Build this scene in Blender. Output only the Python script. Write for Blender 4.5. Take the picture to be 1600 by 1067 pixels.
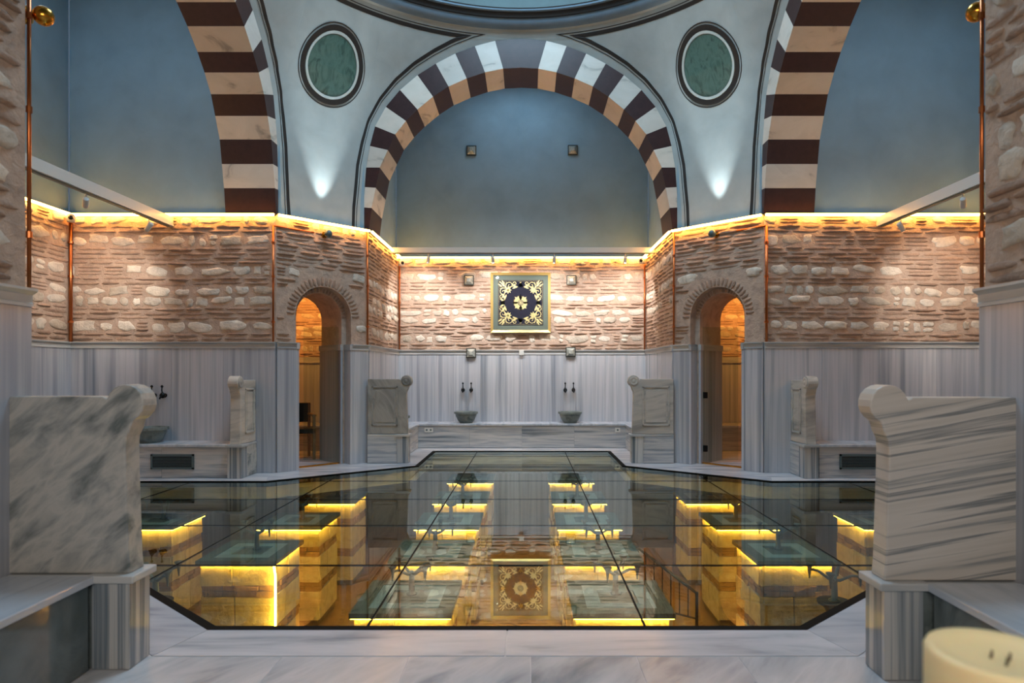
import bpy, math, random
import numpy as np
from mathutils import Matrix, Vector
from mathutils.geometry import tessellate_polygon
PI = math.pi
SC = bpy.context.scene
for o in list(bpy.data.objects): bpy.data.objects.remove(o, do_unlink=True)
COL = SC.collection
CY = 6.25            # y of the hall's centre (camera stands at y = 0)

# ------------------------------------------------------------ camera, world, main lights, exposure
cam_data = bpy.data.cameras.new('camera'); cam = bpy.data.objects.new('camera', cam_data); COL.objects.link(cam)
cam.location = (0.108, 0, 1.35); cam.rotation_euler = (PI/2, 0, 0)
cam_data.sensor_width = 36; cam_data.lens = 36*1000/1600
cam_data.shift_x = -25/1600; cam_data.shift_y = 46.5/1600
cam_data.clip_start = 0.05; cam_data.dof.use_dof = True; cam_data.dof.focus_distance = 9; cam_data.dof.aperture_fstop = 2.8
SC.camera = cam
w = bpy.data.worlds.new('world'); SC.world = w; w.use_nodes = True
w.node_tree.nodes['Background'].inputs[0].default_value = (.35, .5, .7, 1)
w.node_tree.nodes['Background'].inputs[1].default_value = .15
SC.view_settings.view_transform = 'Standard'; SC.view_settings.look = 'None'
SC.view_settings.exposure = 0.68; SC.view_settings.gamma = 1; SC.view_settings.use_curve_mapping = False

def area(name, loc, rot, size, power, color, size_y=None, spread=PI):
    l = bpy.data.lights.new(name, 'AREA'); l.energy = power; l.color = color; l.size = size; l.spread = spread
    if size_y: l.shape = 'RECTANGLE'; l.size_y = size_y
    o = bpy.data.objects.new(name, l); o.location = loc; o.rotation_euler = rot; COL.objects.link(o); return o
def spot(name, loc, target, power, color, angle, blend=.6, radius=.02):
    l = bpy.data.lights.new(name, 'SPOT'); l.energy = power; l.color = color
    l.spot_size = math.radians(angle); l.spot_blend = blend; l.shadow_soft_size = radius
    o = bpy.data.objects.new(name, l); o.location = loc
    o.rotation_euler = (Vector(target)-Vector(loc)).to_track_quat('-Z', 'Y').to_euler(); COL.objects.link(o); return o
def point(name, loc, power, color, radius=.1):
    l = bpy.data.lights.new(name, 'POINT'); l.energy = power; l.color = color; l.shadow_soft_size = radius
    o = bpy.data.objects.new(name, l); o.location = loc; COL.objects.link(o); return o

COOL = (.52, .78, 1.0); WARM = (1, .80, .60); AMBER = (1, .50, .10)
area('dome_skylight', (0, CY, 8.7), (0, 0, 0), 2.6, 250, COOL)
area('entrance_fill', (0, -1.4, 2.55), (math.radians(78), 0, 0), 2.6, 44, (1, .90, .80), .7)  # added soft warm fill from behind the camera, not a lamp of the hall
# added cool fill washing the recesses from above, with no fixtures behind it
area('left_recess_fill', (-4.9, CY, 6.6), (0, 0, 0), 1.6, 22, COOL)
area('right_recess_fill', (4.9, CY, 6.6), (0, 0, 0), 1.6, 22, COOL)
area('back_recess_fill', (0, 10.5, 6.6), (0, 0, 0), 1.4, 15, COOL)

# ------------------------------------------------------------ materials
def newmat(name):
    m = bpy.data.materials.new(name); m.use_nodes = True
    nt = m.node_tree; b = nt.nodes['Principled BSDF']; return m, nt, b
def rgb(c): return (c[0], c[1], c[2], 1)
def hexc(h):
    v = [int(h[i:i+2], 16)/255 for i in (0, 2, 4)]
    return tuple(((x/12.92) if x <= .04045 else ((x+.055)/1.055)**2.4) for x in v)
def ramp(nt, fac, stops, interp='LINEAR'):
    r = nt.nodes.new('ShaderNodeValToRGB'); r.color_ramp.interpolation = interp
    e = r.color_ramp.elements
    while len(e) < len(stops): e.new(.5)
    for i, (p, c) in enumerate(stops): e[i].position = p; e[i].color = rgb(c)
    nt.links.new(fac, r.inputs[0]); return r.outputs[0]
def coords(nt, scale=(1, 1, 1), rot=(0, 0, 0), rnd=6.0):
    g = nt.nodes.new('ShaderNodeNewGeometry'); oi = nt.nodes.new('ShaderNodeObjectInfo')
    mp = nt.nodes.new('ShaderNodeMapping'); mp.inputs['Scale'].default_value = scale
    if any(rot):
        mr = nt.nodes.new('ShaderNodeMapping'); mr.inputs['Rotation'].default_value = rot
        nt.links.new(g.outputs['Position'], mr.inputs['Vector']); nt.links.new(mr.outputs[0], mp.inputs['Vector'])
    else: nt.links.new(g.outputs['Position'], mp.inputs['Vector'])
    mu = nt.nodes.new('ShaderNodeMath'); mu.operation = 'MULTIPLY'; mu.inputs[1].default_value = rnd
    nt.links.new(oi.outputs['Random'], mu.inputs[0])
    ad = nt.nodes.new('ShaderNodeVectorMath'); ad.operation = 'ADD'
    nt.links.new(mp.outputs[0], ad.inputs[0]); nt.links.new(mu.outputs[0], ad.inputs[1])
    return ad.outputs[0]
def noise(nt, vec, scale, detail=4, dist=0, rough=.55):
    n = nt.nodes.new('ShaderNodeTexNoise'); n.inputs['Scale'].default_value = scale
    n.inputs['Detail'].default_value = detail; n.inputs['Distortion'].default_value = dist; n.inputs['Roughness'].default_value = rough
    nt.links.new(vec, n.inputs['Vector']); return n.outputs['Fac']
def mixc(nt, fac, a, b, mode='MIX'):
    m = nt.nodes.new('ShaderNodeMix'); m.data_type = 'RGBA'; m.blend_type = mode
    if isinstance(fac, (int, float)): m.inputs[0].default_value = fac
    else: nt.links.new(fac, m.inputs[0])
    for i, v in ((6, a), (7, b)):
        if isinstance(v, tuple): m.inputs[i].default_value = rgb(v)
        else: nt.links.new(v, m.inputs[i])
    return m.outputs[2]
def bump(nt, b, h, strength=.4, dist=.02):
    n = nt.nodes.new('ShaderNodeBump'); n.inputs['Strength'].default_value = strength; n.inputs['Distance'].default_value = dist
    nt.links.new(h, n.inputs['Height']); nt.links.new(n.outputs[0], b.inputs['Normal'])
def marble(name, stops, scale, nscale=1.0, rough=.2, dist=.5, rot=(0, 0, 0), rnd=6.0, detail=6):
    m, nt, b = newmat(name); v = coords(nt, scale, rot, rnd)
    f = noise(nt, v, nscale, detail, dist)
    c = ramp(nt, f, stops)
    oi = nt.nodes.new('ShaderNodeObjectInfo')
    t = ramp(nt, oi.outputs['Random'], [(0, (.84, .85, .87)), (1, (1.08, 1.06, 1.04))])
    c = mixc(nt, 1.0, c, t, 'MULTIPLY')
    nt.links.new(c, b.inputs['Base Color']); b.inputs['Roughness'].default_value = rough
    return m
def plain(name, c, rough=.5, metal=0, nz=0.0, nscale=8):
    m, nt, b = newmat(name)
    if nz:
        v = coords(nt, (1, 1, 1), rnd=3); f = noise(nt, v, nscale, 5, .3)
        lo = tuple(max(0, x*(1-nz)) for x in c); hi = tuple(min(1, x*(1+nz)) for x in c)
        nt.links.new(ramp(nt, f, [(.3, lo), (.7, hi)]), b.inputs['Base Color'])
    else: b.inputs['Base Color'].default_value = rgb(c)
    b.inputs['Roughness'].default_value = rough; b.inputs['Metallic'].default_value = metal
    return m
def emit(name, c, s):
    m, nt, b = newmat(name); b.inputs['Base Color'].default_value = rgb(c)
    b.inputs['Emission Color'].default_value = rgb(c); b.inputs['Emission Strength'].default_value = s; return m

W_, G_, D_ = hexc('c9cacc'), hexc('9aa2a8'), hexc('66727b')
M = {}
M['marble_v'] = marble('marble_vertical_veins', [(.30, hexc('7a828c')), (.43, hexc('a3a7ae')), (.5, hexc('b9bac0')), (.57, hexc('a6abb3')), (.66, hexc('c3c4c8')), (.8, hexc('8b949f'))], (6.5, 6.5, .14), 1.0, .22, .2)
M['marble_post'] = marble('post_marble', [(.34, hexc('4d5a63')), (.42, hexc('8f969a')), (.5, hexc('bdbcb9')), (.57, hexc('6b7780')), (.66, hexc('a9abab')), (.8, hexc('5a666f'))], (11, 11, .15), 1.0, .2, .2)
M['marble_h'] = marble('marble_horizontal_veins', [(.3, hexc('6d757c')), (.42, hexc('a9acae')), (.52, hexc('c2c0be')), (.62, hexc('9a9fa4')), (.75, hexc('c8c6c4'))], (.7, .7, 11), 1.0, .22, .35)
M['marble_floor'] = marble('floor_marble', [(.3, hexc('8f969e')), (.45, hexc('c0c2c8')), (.6, hexc('d0d0d4')), (.8, hexc('a6abb4'))], (1.0, 6, 3), .9, .22, .4)
M['marble_slab'] = marble('floor_slab_marble', [(.3, hexc('7f878f')), (.45, hexc('aeb2b8')), (.6, hexc('c4c5c9')), (.8, hexc('939aa3'))], (5, 1.2, 3), 1.0, .22, .5, (0, 0, .6))
M['marble_top'] = marble('bench_top_marble', [(.3, hexc('9aa4ae')), (.5, hexc('c6cbd2')), (.7, hexc('aab2bb'))], (6, 1, 3), 1.0, .18, .4)
M['marble_cap'] = marble('cap_marble', [(.3, hexc('8e9396')), (.5, hexc('b9bab9')), (.7, hexc('9da2a4'))], (.8, .8, 8), 1.0, .3, .3)
M['marble_mottled'] = marble('mottled_grey_marble', [(.30, hexc('666d6b')), (.42, hexc('9a9b97')), (.52, hexc('b9b5ad')), (.68, hexc('989995')), (.8, hexc('bdb9b1'))], (5.0, 3.2, 1.7), 2.2, .38, .35, (0, -.85, 0), detail=10)
M['marble_striped'] = marble('striped_grey_marble', [(.36, hexc('bbb5ae')), (.41, hexc('747879')), (.445, hexc('c2bcb4')), (.56, hexc('b7b1a9')), (.60, hexc('868989')), (.635, hexc('beb8b1'))], (.4, .4, 17), .7, .38, .2, (0, .17, 0), detail=7)
M['marble_carved'] = marble('carved_marble', [(.3, hexc('8b8a86')), (.5, hexc('c0bbb2')), (.7, hexc('a7a39c'))], (.9, .9, 5), 1.2, .42, .5, (0, .2, 0))
M['marble_carved_dark'] = marble('carved_grey_marble', [(.3, hexc('6a6d6a')), (.5, hexc('9a9892')), (.7, hexc('807f7b'))], (4, 4, 1.5), 1.2, .42, .6, (0, .5, 0))
M['marble_dark'] = marble('dark_polished_marble', [(.3, hexc('4a5353')), (.5, hexc('6f7877')), (.7, hexc('59625f')), (.85, hexc('8a8f8c'))], (2, 2, 2), 1.6, .1, .8)
M['marble_cream'] = marble('cream_voussoir_marble', [(.30, hexc('9a948b')), (.40, hexc('d0c8bb')), (.6, hexc('d9d1c5')), (.8, hexc('c6beb2'))], (1.5, 1.5, 3), 1.3, .35, .9)
M['porphyry'] = plain('dark_red_voussoir_stone', hexc('38201f'), .38, 0, .18, 14)
M['marble_green'] = marble('green_marble', [(.3, hexc('28463f')), (.5, hexc('4f7068')), (.7, hexc('3a5a52'))], (5, 5, 1), 1.6, .3, 1.4)
M['white_stone'] = plain('white_ring_stone', hexc('b9c2bd'), .4, 0, .06)
M['black_line'] = plain('black_painted_line', hexc('23211f'), .5)
M['plaster_white'] = plain('grey_white_plaster', hexc('a5adab'), .75, 0, .10, 3)
M['plaster_blue'] = plain('blue_grey_plaster', hexc('8aa6b6'), .75, 0, .10, 2.2)
M['dome'] = plain('dome_teal_plaster', hexc('3a5456'), .45, 0, .15, 3)
M['cornice'] = plain('blue_grey_cornice', hexc('6e8596'), .6, 0, .06)
def stone_mat(name, stops, bs=.8, sc=26):
    m, nt, b = newmat(name); v = coords(nt, (1, 1, 1), rnd=9)
    f = noise(nt, v, 9, 6, .5)
    c = ramp(nt, f, [(.25, tuple(x*.72 for x in stops[1])), (.5, stops[1]), (.75, tuple(min(1, x*1.15) for x in stops[1]))])
    oi = nt.nodes.new('ShaderNodeObjectInfo')
    t = ramp(nt, oi.outputs['Random'], [(0, stops[0]), (.5, (1, 1, 1)), (1, stops[2])])
    nt.links.new(mixc(nt, 1, c, t, 'MULTIPLY'), b.inputs['Base Color']); b.inputs['Roughness'].default_value = .85
    bump(nt, b, noise(nt, v, sc, 8, .4, .65), bs, .02); return m
M['stone'] = stone_mat('limestone', [(.72, .68, .63), hexc('d6cabb'), (1.1, 1.08, 1.05)])
M['brick'] = stone_mat('roman_brick', [(.8, .78, .76), hexc('ad917e'), (1.12, 1.1, 1.06)], 1.0, 34)
M['mortar'] = stone_mat('pink_mortar', [(1, 1, 1), hexc('bba28f'), (1, 1, 1)], 1.0, 20)
M['under_stone'] = stone_mat('cellar_stone', [(.85, .85, .85), hexc('cdb992'), (1.1, 1.1, 1.1)], .8, 22)
M['under_brick'] = stone_mat('cellar_brick', [(.8, .8, .8), hexc('a07c54'), (1.15, 1.1, 1.1)], 1.0, 30)
M['under_wall'] = stone_mat('cellar_wall', [(1, 1, 1), hexc('6f5f4c'), (1, 1, 1)], .5, 10)
M['under_floor'] = plain('cellar_floor_tile', hexc('80592f'), .4, 0, .15, 5)
M['led'] = emit('warm_led', (1, .47, .10), 24)
M['led_low'] = emit('amber_led', (1, .50, .05), 62)
M['dark_top'] = plain('dark_table_stone', hexc('5d655b'), .35, 0, .2, 8)
M['pale_inlay'] = plain('pale_inlay_stone', hexc('a9b5b3'), .35, 0, .15, 6)
M['copper'] = plain('copper', hexc('b0673c'), .3, 1)
M['brass'] = plain('brass', hexc('c98c35'), .2, 1)
M['bronze'] = plain('dark_bronze', hexc('4a4a44'), .4, .7, .3, 30)
M['black_metal'] = plain('black_metal', hexc('17191b'), .35, .6)
M['white_paint'] = plain('white_painted_metal', hexc('c9c9c4'), .4)
M['grey_metal'] = plain('grey_metal', hexc('5d6c6e'), .4, .3)
M['gold'] = plain('gold_frame', hexc('d6b36a'), .3, .6)
M['mat_board'] = plain('grey_green_mat_board', hexc('5c665c'), .7)
M['navy'] = plain('navy_velvet', hexc('0d0c22'), .9)
M['thread'] = plain('gold_thread', hexc('d9c68a'), .5, .1)
M['wax'] = plain('cream_wax', hexc('e4cf9d'), .5, 0, .04, 12)
_b = M['wax'].node_tree.nodes['Principled BSDF']; _b.inputs['Subsurface Weight'].default_value = .3; _b.inputs['Subsurface Scale'].default_value = .03
M['soot'] = plain('burnt_wax', hexc('4a3a28'), .8)
M['basin'] = marble('basin_stone', [(.3, hexc('4c5654')), (.5, hexc('77807c')), (.75, hexc('5f6866'))], (4, 4, 4), 2, .5, .5)
M['wood'] = plain('light_wood', hexc('8a6a45'), .5, 0, .2, 9)
M['fountain'] = plain('grey_fountain_metal', hexc('5b666b'), .4, .5)
M['joint'] = plain('black_glass_joint', hexc('070c0d'), .7)
M['joint'].node_tree.nodes['Principled BSDF'].inputs['Specular IOR Level'].default_value = .1
M['wick'] = M['soot']
def glass_mat(name, tint, ior):
    m = bpy.data.materials.new(name); m.use_nodes = True; nt = m.node_tree; nt.nodes.clear()
    o = nt.nodes.new('ShaderNodeOutputMaterial'); mx = nt.nodes.new('ShaderNodeMixShader')
    t = nt.nodes.new('ShaderNodeBsdfTransparent'); t.inputs[0].default_value = rgb(tint)
    g = nt.nodes.new('ShaderNodeBsdfGlossy'); g.inputs['Roughness'].default_value = 0.0; g.inputs['Color'].default_value = (.84, 1, .98, 1)
    lw = nt.nodes.new('ShaderNodeLayerWeight'); pw = nt.nodes.new('ShaderNodeMath'); pw.operation = 'POWER'; pw.inputs[1].default_value = 5
    ma = nt.nodes.new('ShaderNodeMath'); ma.operation = 'MULTIPLY_ADD'; r0 = ((ior-1)/(ior+1))**2
    ma.inputs[1].default_value = 1-r0; ma.inputs[2].default_value = r0
    nt.links.new(lw.outputs['Facing'], pw.inputs[0]); nt.links.new(pw.outputs[0], ma.inputs[0])
    nt.links.new(ma.outputs[0], mx.inputs[0]); nt.links.new(t.outputs[0], mx.inputs[1]); nt.links.new(g.outputs[0], mx.inputs[2])
    nt.links.new(mx.outputs[0], o.inputs[0]); return m
M['floor_glass'] = glass_mat('tinted_floor_glass', (.58, .75, .68), 2.0)
M['door_glass'] = glass_mat('door_glass', (.86, .90, .87), 1.45)
M['pic_glass'] = glass_mat('picture_glass', (.97, .97, .97), 1.5)

# ------------------------------------------------------------ builders
class B:
    """collects polygons; build() links them as one mesh object"""
    def __init__(s): s.v = []; s.f = []; s.mi = []; s.cur = 0
    def add(s, vs, fs, T=None):
        n = len(s.v)
        s.v += [tuple(T @ Vector(p)) if T is not None else tuple(p) for p in vs]
        s.f += [tuple(i+n for i in f) for f in fs]; s.mi += [s.cur]*len(fs)
        return s
    def box(s, a, b, T=None):
        x0, y0, z0 = [min(a[i], b[i]) for i in range(3)]; x1, y1, z1 = [max(a[i], b[i]) for i in range(3)]
        v = [(x0,y0,z0),(x1,y0,z0),(x1,y1,z0),(x0,y1,z0),(x0,y0,z1),(x1,y0,z1),(x1,y1,z1),(x0,y1,z1)]
        return s.add(v, [(0,3,2,1),(4,5,6,7),(0,1,5,4),(1,2,6,5),(2,3,7,6),(3,0,4,7)], T)
    def lathe(s, prof, n=20, T=None, closed=False):
        v = []; f = []
        for r, z in prof:
            for i in range(n):
                a = 2*PI*i/n; v.append((r*math.cos(a), r*math.sin(a), z))
        m = len(prof)
        for j in range(m-1):
            for i in range(n):
                f.append((j*n+i, j*n+(i+1) % n, (j+1)*n+(i+1) % n, (j+1)*n+i))
        if not closed:
            f.append(tuple(reversed(range(n)))); f.append(tuple(range((m-1)*n, m*n)))
        return s.add(v, f, T)
    def tube(s, pts, r, n=8, taper=None):
        pts = [Vector(p) for p in pts]; v = []; f = []
        for k, p in enumerate(pts):
            d = (pts[min(k+1, len(pts)-1)]-pts[max(k-1, 0)]).normalized()
            up = Vector((0, 0, 1)) if abs(d.z) < .9 else Vector((1, 0, 0))
            a = d.cross(up).normalized(); b = a.cross(d)
            rr = r if taper is None else r*(1+(taper-1)*k/(len(pts)-1))
            for i in range(n):
                t = 2*PI*i/n; v.append(tuple(p+a*(rr*math.cos(t))+b*(rr*math.sin(t))))
        for k in range(len(pts)-1):
            for i in range(n): f.append((k*n+i, k*n+(i+1) % n, (k+1)*n+(i+1) % n, (k+1)*n+i))
        f.append(tuple(reversed(range(n)))); f.append(tuple(range((len(pts)-1)*n, len(pts)*n)))
        return s.add(v, f)
    def prism(s, poly, d0, d1, T=None):
        """poly in (x, z); extruded along y from d0 to d1"""
        n = len(poly); v = [(p[0], d0, p[1]) for p in poly]+[(p[0], d1, p[1]) for p in poly]
        f = [tuple(range(n)), tuple(reversed(range(n, 2*n)))]+[(i, i+n, (i+1) % n+n, (i+1) % n) for i in range(n)]
        return s.add(v, f, T)
    def flat(s, poly, z0, z1):
        """poly in (x, y), extruded in z"""
        n = len(poly); v = [(p[0], p[1], z0) for p in poly]+[(p[0], p[1], z1) for p in poly]
        f = [tuple(reversed(range(n))), tuple(range(n, 2*n))]+[(i, (i+1) % n, (i+1) % n+n, i+n) for i in range(n)]
        return s.add(v, f)
    def mesh(s, name, mats, smooth=False, bev=0):
        me = bpy.data.meshes.new(name); me.from_pydata(s.v, [], s.f)
        for m in (mats if isinstance(mats, (list, tuple)) else [mats]): me.materials.append(m)
        if any(s.mi):
            me.polygons.foreach_set('material_index', s.mi)
        if smooth: me.polygons.foreach_set('use_smooth', [True]*len(me.polygons))
        me.validate(); me.update(); return me
    def build(s, name, mat, parent=None, smooth=False, bevel=0, kind=None, label=None):
        """vertices are given in the parent's own frame (or the world's when no parent)"""
        o = bpy.data.objects.new(name, s.mesh(name, mat, smooth)); COL.objects.link(o)
        if parent: o.parent = parent
        if bevel:
            m = o.modifiers.new('b', 'BEVEL'); m.width = bevel; m.segments = 2; m.limit_method = 'ANGLE'
        if smooth:
            pass
        if kind: o['kind'] = kind
        if label: o['label'] = label
        return o
def tag(o, label, cat=None, group=None, kind=None):
    o['label'] = label
    if cat: o['category'] = cat
    if group: o['group'] = group
    if kind: o['kind'] = kind
    return o
def thing(name, label, cat, loc=(0, 0, 0), rz=0, group=None, kind=None):
    o = bpy.data.objects.new(name, None); COL.objects.link(o); o.location = loc; o.rotation_euler = (0, 0, rz)
    o.empty_display_size = .1
    return tag(o, label, cat, group, kind)
KIDS = {}
def kids(o): return [c for c in bpy.data.objects if c.parent == o]
def copy_tree(root, loc, rz=None, label=None, tree=None):
    def rec(o, par, sub):
        c = o.copy(); COL.objects.link(c); c.parent = par
        for ch, s2 in sub: rec(ch, c, s2)
        return c
    r = root.copy(); COL.objects.link(r); r.location = loc
    if rz is not None: r.rotation_euler = (0, 0, rz)
    if label: r['label'] = label
    for ch, s2 in tree: rec(ch, r, s2)
    return r
def get_tree(o): return [(c, get_tree(c)) for c in kids(o)]
def raw(name, me, parent, mw):
    o = bpy.data.objects.new(name, me); COL.objects.link(o); o.parent = parent; o.matrix_local = mw; return o

# irregular stones and bricks, shared meshes (x along wall, z up, -y out of the wall), unit size
def piece_mesh(name, seed, expo, jag, mat, n=12):
    rnd = random.Random(seed); rim = []
    for i in range(n):
        a = 2*PI*(i+.5)/n; c, s_ = math.cos(a), math.sin(a)
        k = (abs(c)**expo+abs(s_)**expo)**(-1/expo)
        k *= 1+rnd.uniform(-jag, jag*.4)
        rim.append((c*k*.5, s_*k*.5))
    b = B(); v = []
    v += [(x, .6, z) for x, z in rim]
    v += [(x*.97, -.35+rnd.uniform(-.25, .25), z*.97) for x, z in rim]
    v += [(x*.62, -.85+rnd.uniform(-.3, .2), z*.62) for x, z in rim]
    v += [(0, -.8+rnd.uniform(-.2, .2), 0)]
    f = []
    for L in (0, 1):
        for i in range(n): f.append((L*n+i, L*n+(i+1) % n, (L+1)*n+(i+1) % n, (L+1)*n+i))
    for i in range(n): f.append((2*n+i, 2*n+(i+1) % n, 3*n))
    b.add(v, f); return b.mesh(name, mat, True)
STONES = [piece_mesh('stone', i, 2.4+(i % 4)*.7, .27, M['stone']) for i in range(14)]
BRICKS = [piece_mesh('brick', 100+i, 7, .14, M['brick'], 10) for i in range(10)]

PATTERN = [('b', 2), ('s', .16), ('b', 3), ('s', .14), ('s', .14), ('b', 2), ('s', .15), ('b', 4), ('s', .17), ('b', 2), ('s', .13)]
def wall_pieces(wall, T, L, z0, z1, seed, keep=None, smax=None, brickish=.0, lim=290, bl=.30):
    """T: wall frame (x along, y into the wall, z up). Pieces are children of the wall."""
    rnd = random.Random(seed); cnt = [0, 0]
    tot = sum(h if k == 's' else h*.062 for k, h in PATTERN); k_ = (z1-z0)/tot
    z = z0
    extra = {'stone': B(), 'brick': B()}
    smax = smax or L; ph = rnd.uniform(0, 6)
    def put(kind, x, zc, wd, ht, dp):
        if keep and not keep(x, zc, wd, ht): return
        i = 0 if kind == 'stone' else 1
        if cnt[i] >= lim: return
        cnt[i] += 1
        me = rnd.choice(STONES if i == 0 else BRICKS)
        fl = rnd.choice((1, -1))
        zc += .010*math.sin(1.9*x+ph)+.006*math.sin(5.1*x+ph*2)
        mw = T @ Matrix.Translation((x, .004, zc)) @ Matrix.Rotation(rnd.uniform(-.14, .14) if i == 0 else rnd.uniform(-.008, .008), 4, 'Y') @ Matrix.Diagonal((wd, dp, ht, 1))
        raw(kind, me, wall, mw)
    for kind, h in PATTERN:
        if kind == 's' and rnd.random() >= brickish:
            H = h*k_; x = rnd.uniform(0, .1)
            while x < smax-.06:
                wd = min(rnd.choice((.10, .14, .2, .26, .3, .36))*rnd.uniform(.8, 1.25), smax-x-.01)
                hh = H*rnd.uniform(.68, .98)
                if wd < .17 and hh > .12 and rnd.random() < .35:
                    put('stone', x+wd/2, z+H*.74, wd, H*.42, .02); put('stone', x+wd/2+.01, z+H*.27, wd*.9, H*.4, .024)
                elif rnd.random() < .12:
                    for q in (.2, .5, .8): put('brick', x+wd/2, z+H*q, wd, H*.18, rnd.uniform(.012, .03))
                elif wd > .05: put('stone', x+wd/2, z+H/2+rnd.uniform(-.5, .5)*(H-hh), wd*1.0, hh, rnd.uniform(.014, .036))
                x += wd+rnd.uniform(.012, .05)
            z += H
        else:
            nb = h if kind == 'b' else max(2, round(h/.062)); H = (h*.062 if kind == 'b' else h)*k_/nb
            for j in range(nb):
                x = rnd.uniform(0, .12)
                while x < smax-.06:
                    wd = min(bl*rnd.uniform(.75, 1.5), smax-x-.005)
                    if wd > .06: put('brick', x+wd/2, z+H/2+rnd.uniform(-.004, .004), wd, H*rnd.uniform(.5, .72), rnd.uniform(.012, .036))
                    x += wd+rnd.uniform(.008, .04)
                z += H

ZC, ZS, ZT = 1.74, 3.44, 6.95       # top of marble cap, top of masonry, ceiling of the recesses
def frame(p0, p1, z=0):
    """wall frame: x runs p0->p1, y points into the wall, room on the left of p0->p1"""
    d = Vector((p1[0]-p0[0], p1[1]-p0[1], 0)); L = d.length; d /= L
    y = Vector((d.y, -d.x, 0))     # away from the room
    T = Matrix(((d.x, y.x, 0, p0[0]), (d.y, y.y, 0, p0[1]), (0, 0, 1, z), (0, 0, 0, 1)))
    return T, L
def fix(T):
    return T
def wall(name, label, desc, p0, p1, seed, opening=None, pieces=True, upper='plaster_blue', smax=None, smin=0, marble_pieces=True, strip=True, brickish=0., zt=None, pw=.72, flip=False, tint=None):
    T, L = frame(p0, p1)
    # T has determinant: x=d, y=away, z up -> d x away = -z ; mirrored pieces are fine for shapes but keep faces closed
    zt = zt or ZT
    wb = B(); th = .16
    if opening:
        sc, r, sp = opening
        def face(y, r, flipf=False):
            v = []; f = []
            def q(a, b_, c, d_):
                n = len(v); v.extend([a, b_, c, d_]); f.append((n, n+1, n+2, n+3))
            q((0, y, 0), (sc-r, y, 0), (sc-r, y, ZS), (0, y, ZS)); q((sc+r, y, 0), (L, y, 0), (L, y, ZS), (sc+r, y, ZS))
            N = 20
            for i in range(N):
                a0 = PI-PI*i/N; a1 = PI-PI*(i+1)/N
                x0, z0, x1, z1 = sc+r*math.cos(a0), sp+r*math.sin(a0), sc+r*math.cos(a1), sp+r*math.sin(a1)
                q((x0, y, z0), (x1, y, z1), (x1, y, ZS), (x0, y, ZS))
            return v, f
        def reveal(y0, y1, r, ya=None):
            N = 20; pts = [(sc-r, 0), (sc-r, sp)]+[(sc+r*math.cos(PI-PI*i/N), sp+r*math.sin(PI-PI*i/N)) for i in range(1, N)]+[(sc+r, sp), (sc+r, 0)]
            v = [(p[0], y0, p[1]) for p in pts]+[(p[0], y1, p[1]) for p in pts]; n = len(pts)
            return v, [(i, i+1, i+1+n, i+n) for i in range(n-1)]
        wb.add(*face(0, r), T=T); wb.add(*reveal(0, .14, r), T=T); wb.add(*face(.14, r-.075), T=T)
        wb.add(*reveal(.14, .75, r-.075), T=T)
    else:
        wb.box((0, 0, 0), (L, th, ZS), T=T)
    o = wb.build(name, M['mortar']); tag(o, label, kind='structure')
    if pieces:
        keep = None
        if opening:
            sc, r, sp = opening
            def keep(x, z, wd, ht):
                if z < sp: return abs(x-sc) > r+.01+wd/2
                return math.hypot(max(0, abs(x-sc)-wd/2), z-sp) > r+.13+ht/2
            # radial arch bricks around the doorway
            n = 26
            for i in range(n):
                a = PI*(i+.5)/n; rm = r+.07
                me = BRICKS[(i*7) % 10]
                mw = T @ Matrix.Translation((sc+rm*math.cos(a), .004, sp+rm*math.sin(a))) @ Matrix.Rotation(-a, 4, 'Y') @ Matrix.Diagonal((.125, .024, PI*rm/n*.72, 1))
                raw('arch_brick', me, o, mw)
                if i % 1 == 0:
                    rm2 = r-.04
                    mw = T @ Matrix.Translation((sc+rm2*math.cos(a), .144, sp+rm2*math.sin(a))) @ Matrix.Rotation(-a, 4, 'Y') @ Matrix.Diagonal((.066, .02, PI*rm2/n*.72, 1))
                    raw('arch_brick', me, o, mw)
        TT = T @ Matrix.Translation((smin, 0, 0))
        wall_pieces(o, TT, L-smin, ZC+.01, ZS-.01, seed, keep, (smax or L)-smin, brickish)
    # marble wainscot: panels and cap
    if marble_pieces:
        segs = [(0, L)]
        if opening: segs = [(0, sc-r), (sc+r, L)]
        for a, b in segs:
            n = max(1, round((b-a)/pw))
            for i in range(n):
                x0 = a+(b-a)*i/n+(.0015 if i else 0); x1 = a+(b-a)*(i+1)/n-.0015
                pb = B().box((x0, -.03, .002), (x1, .02, ZC-.085), T=T); pb.build('marble_panel', M['marble_v'], o)
            cb = B()
            prof = [(0, ZC-.085), (-.040, ZC-.085), (-.040, ZC-.07), (-.034, ZC-.065), (-.036, ZC-.03), (-.062, ZC-.012), (-.062, ZC), (0, ZC)]
            v = [(a, y, z) for y, z in prof]+[(b, y, z) for y, z in prof]; k = len(prof)
            cb.add(v, [tuple(range(k)), tuple(reversed(range(k, 2*k)))]+[(i, i+k, (i+1) % k+k, (i+1) % k) for i in range(k)], T=T)
            cb.build('cap_moulding', M['marble_cap'], o)
        if opening:
            for sgn in (-1, 1):
                xj = sc+sgn*r
                B().box((xj, -.03, .002), (xj-sgn*.03, .14, ZC-.085), T=T).build('jamb_panel', M['marble_v'], o)
                B().box((xj, -.045, ZC-.085), (xj-sgn*.04, .14, ZC), T=T).build('cap_moulding', M['marble_cap'], o)
                x2 = sc+sgn*(r-.075)
                B().box((x2, .11, .002), (x2-sgn*.03, .75, ZC-.085), T=T).build('jamb_panel', M['marble_v'], o)
                B().box((x2, .10, ZC-.085), (x2-sgn*.04, .76, ZC), T=T).build('cap_moulding', M['marble_cap'], o)
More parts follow.
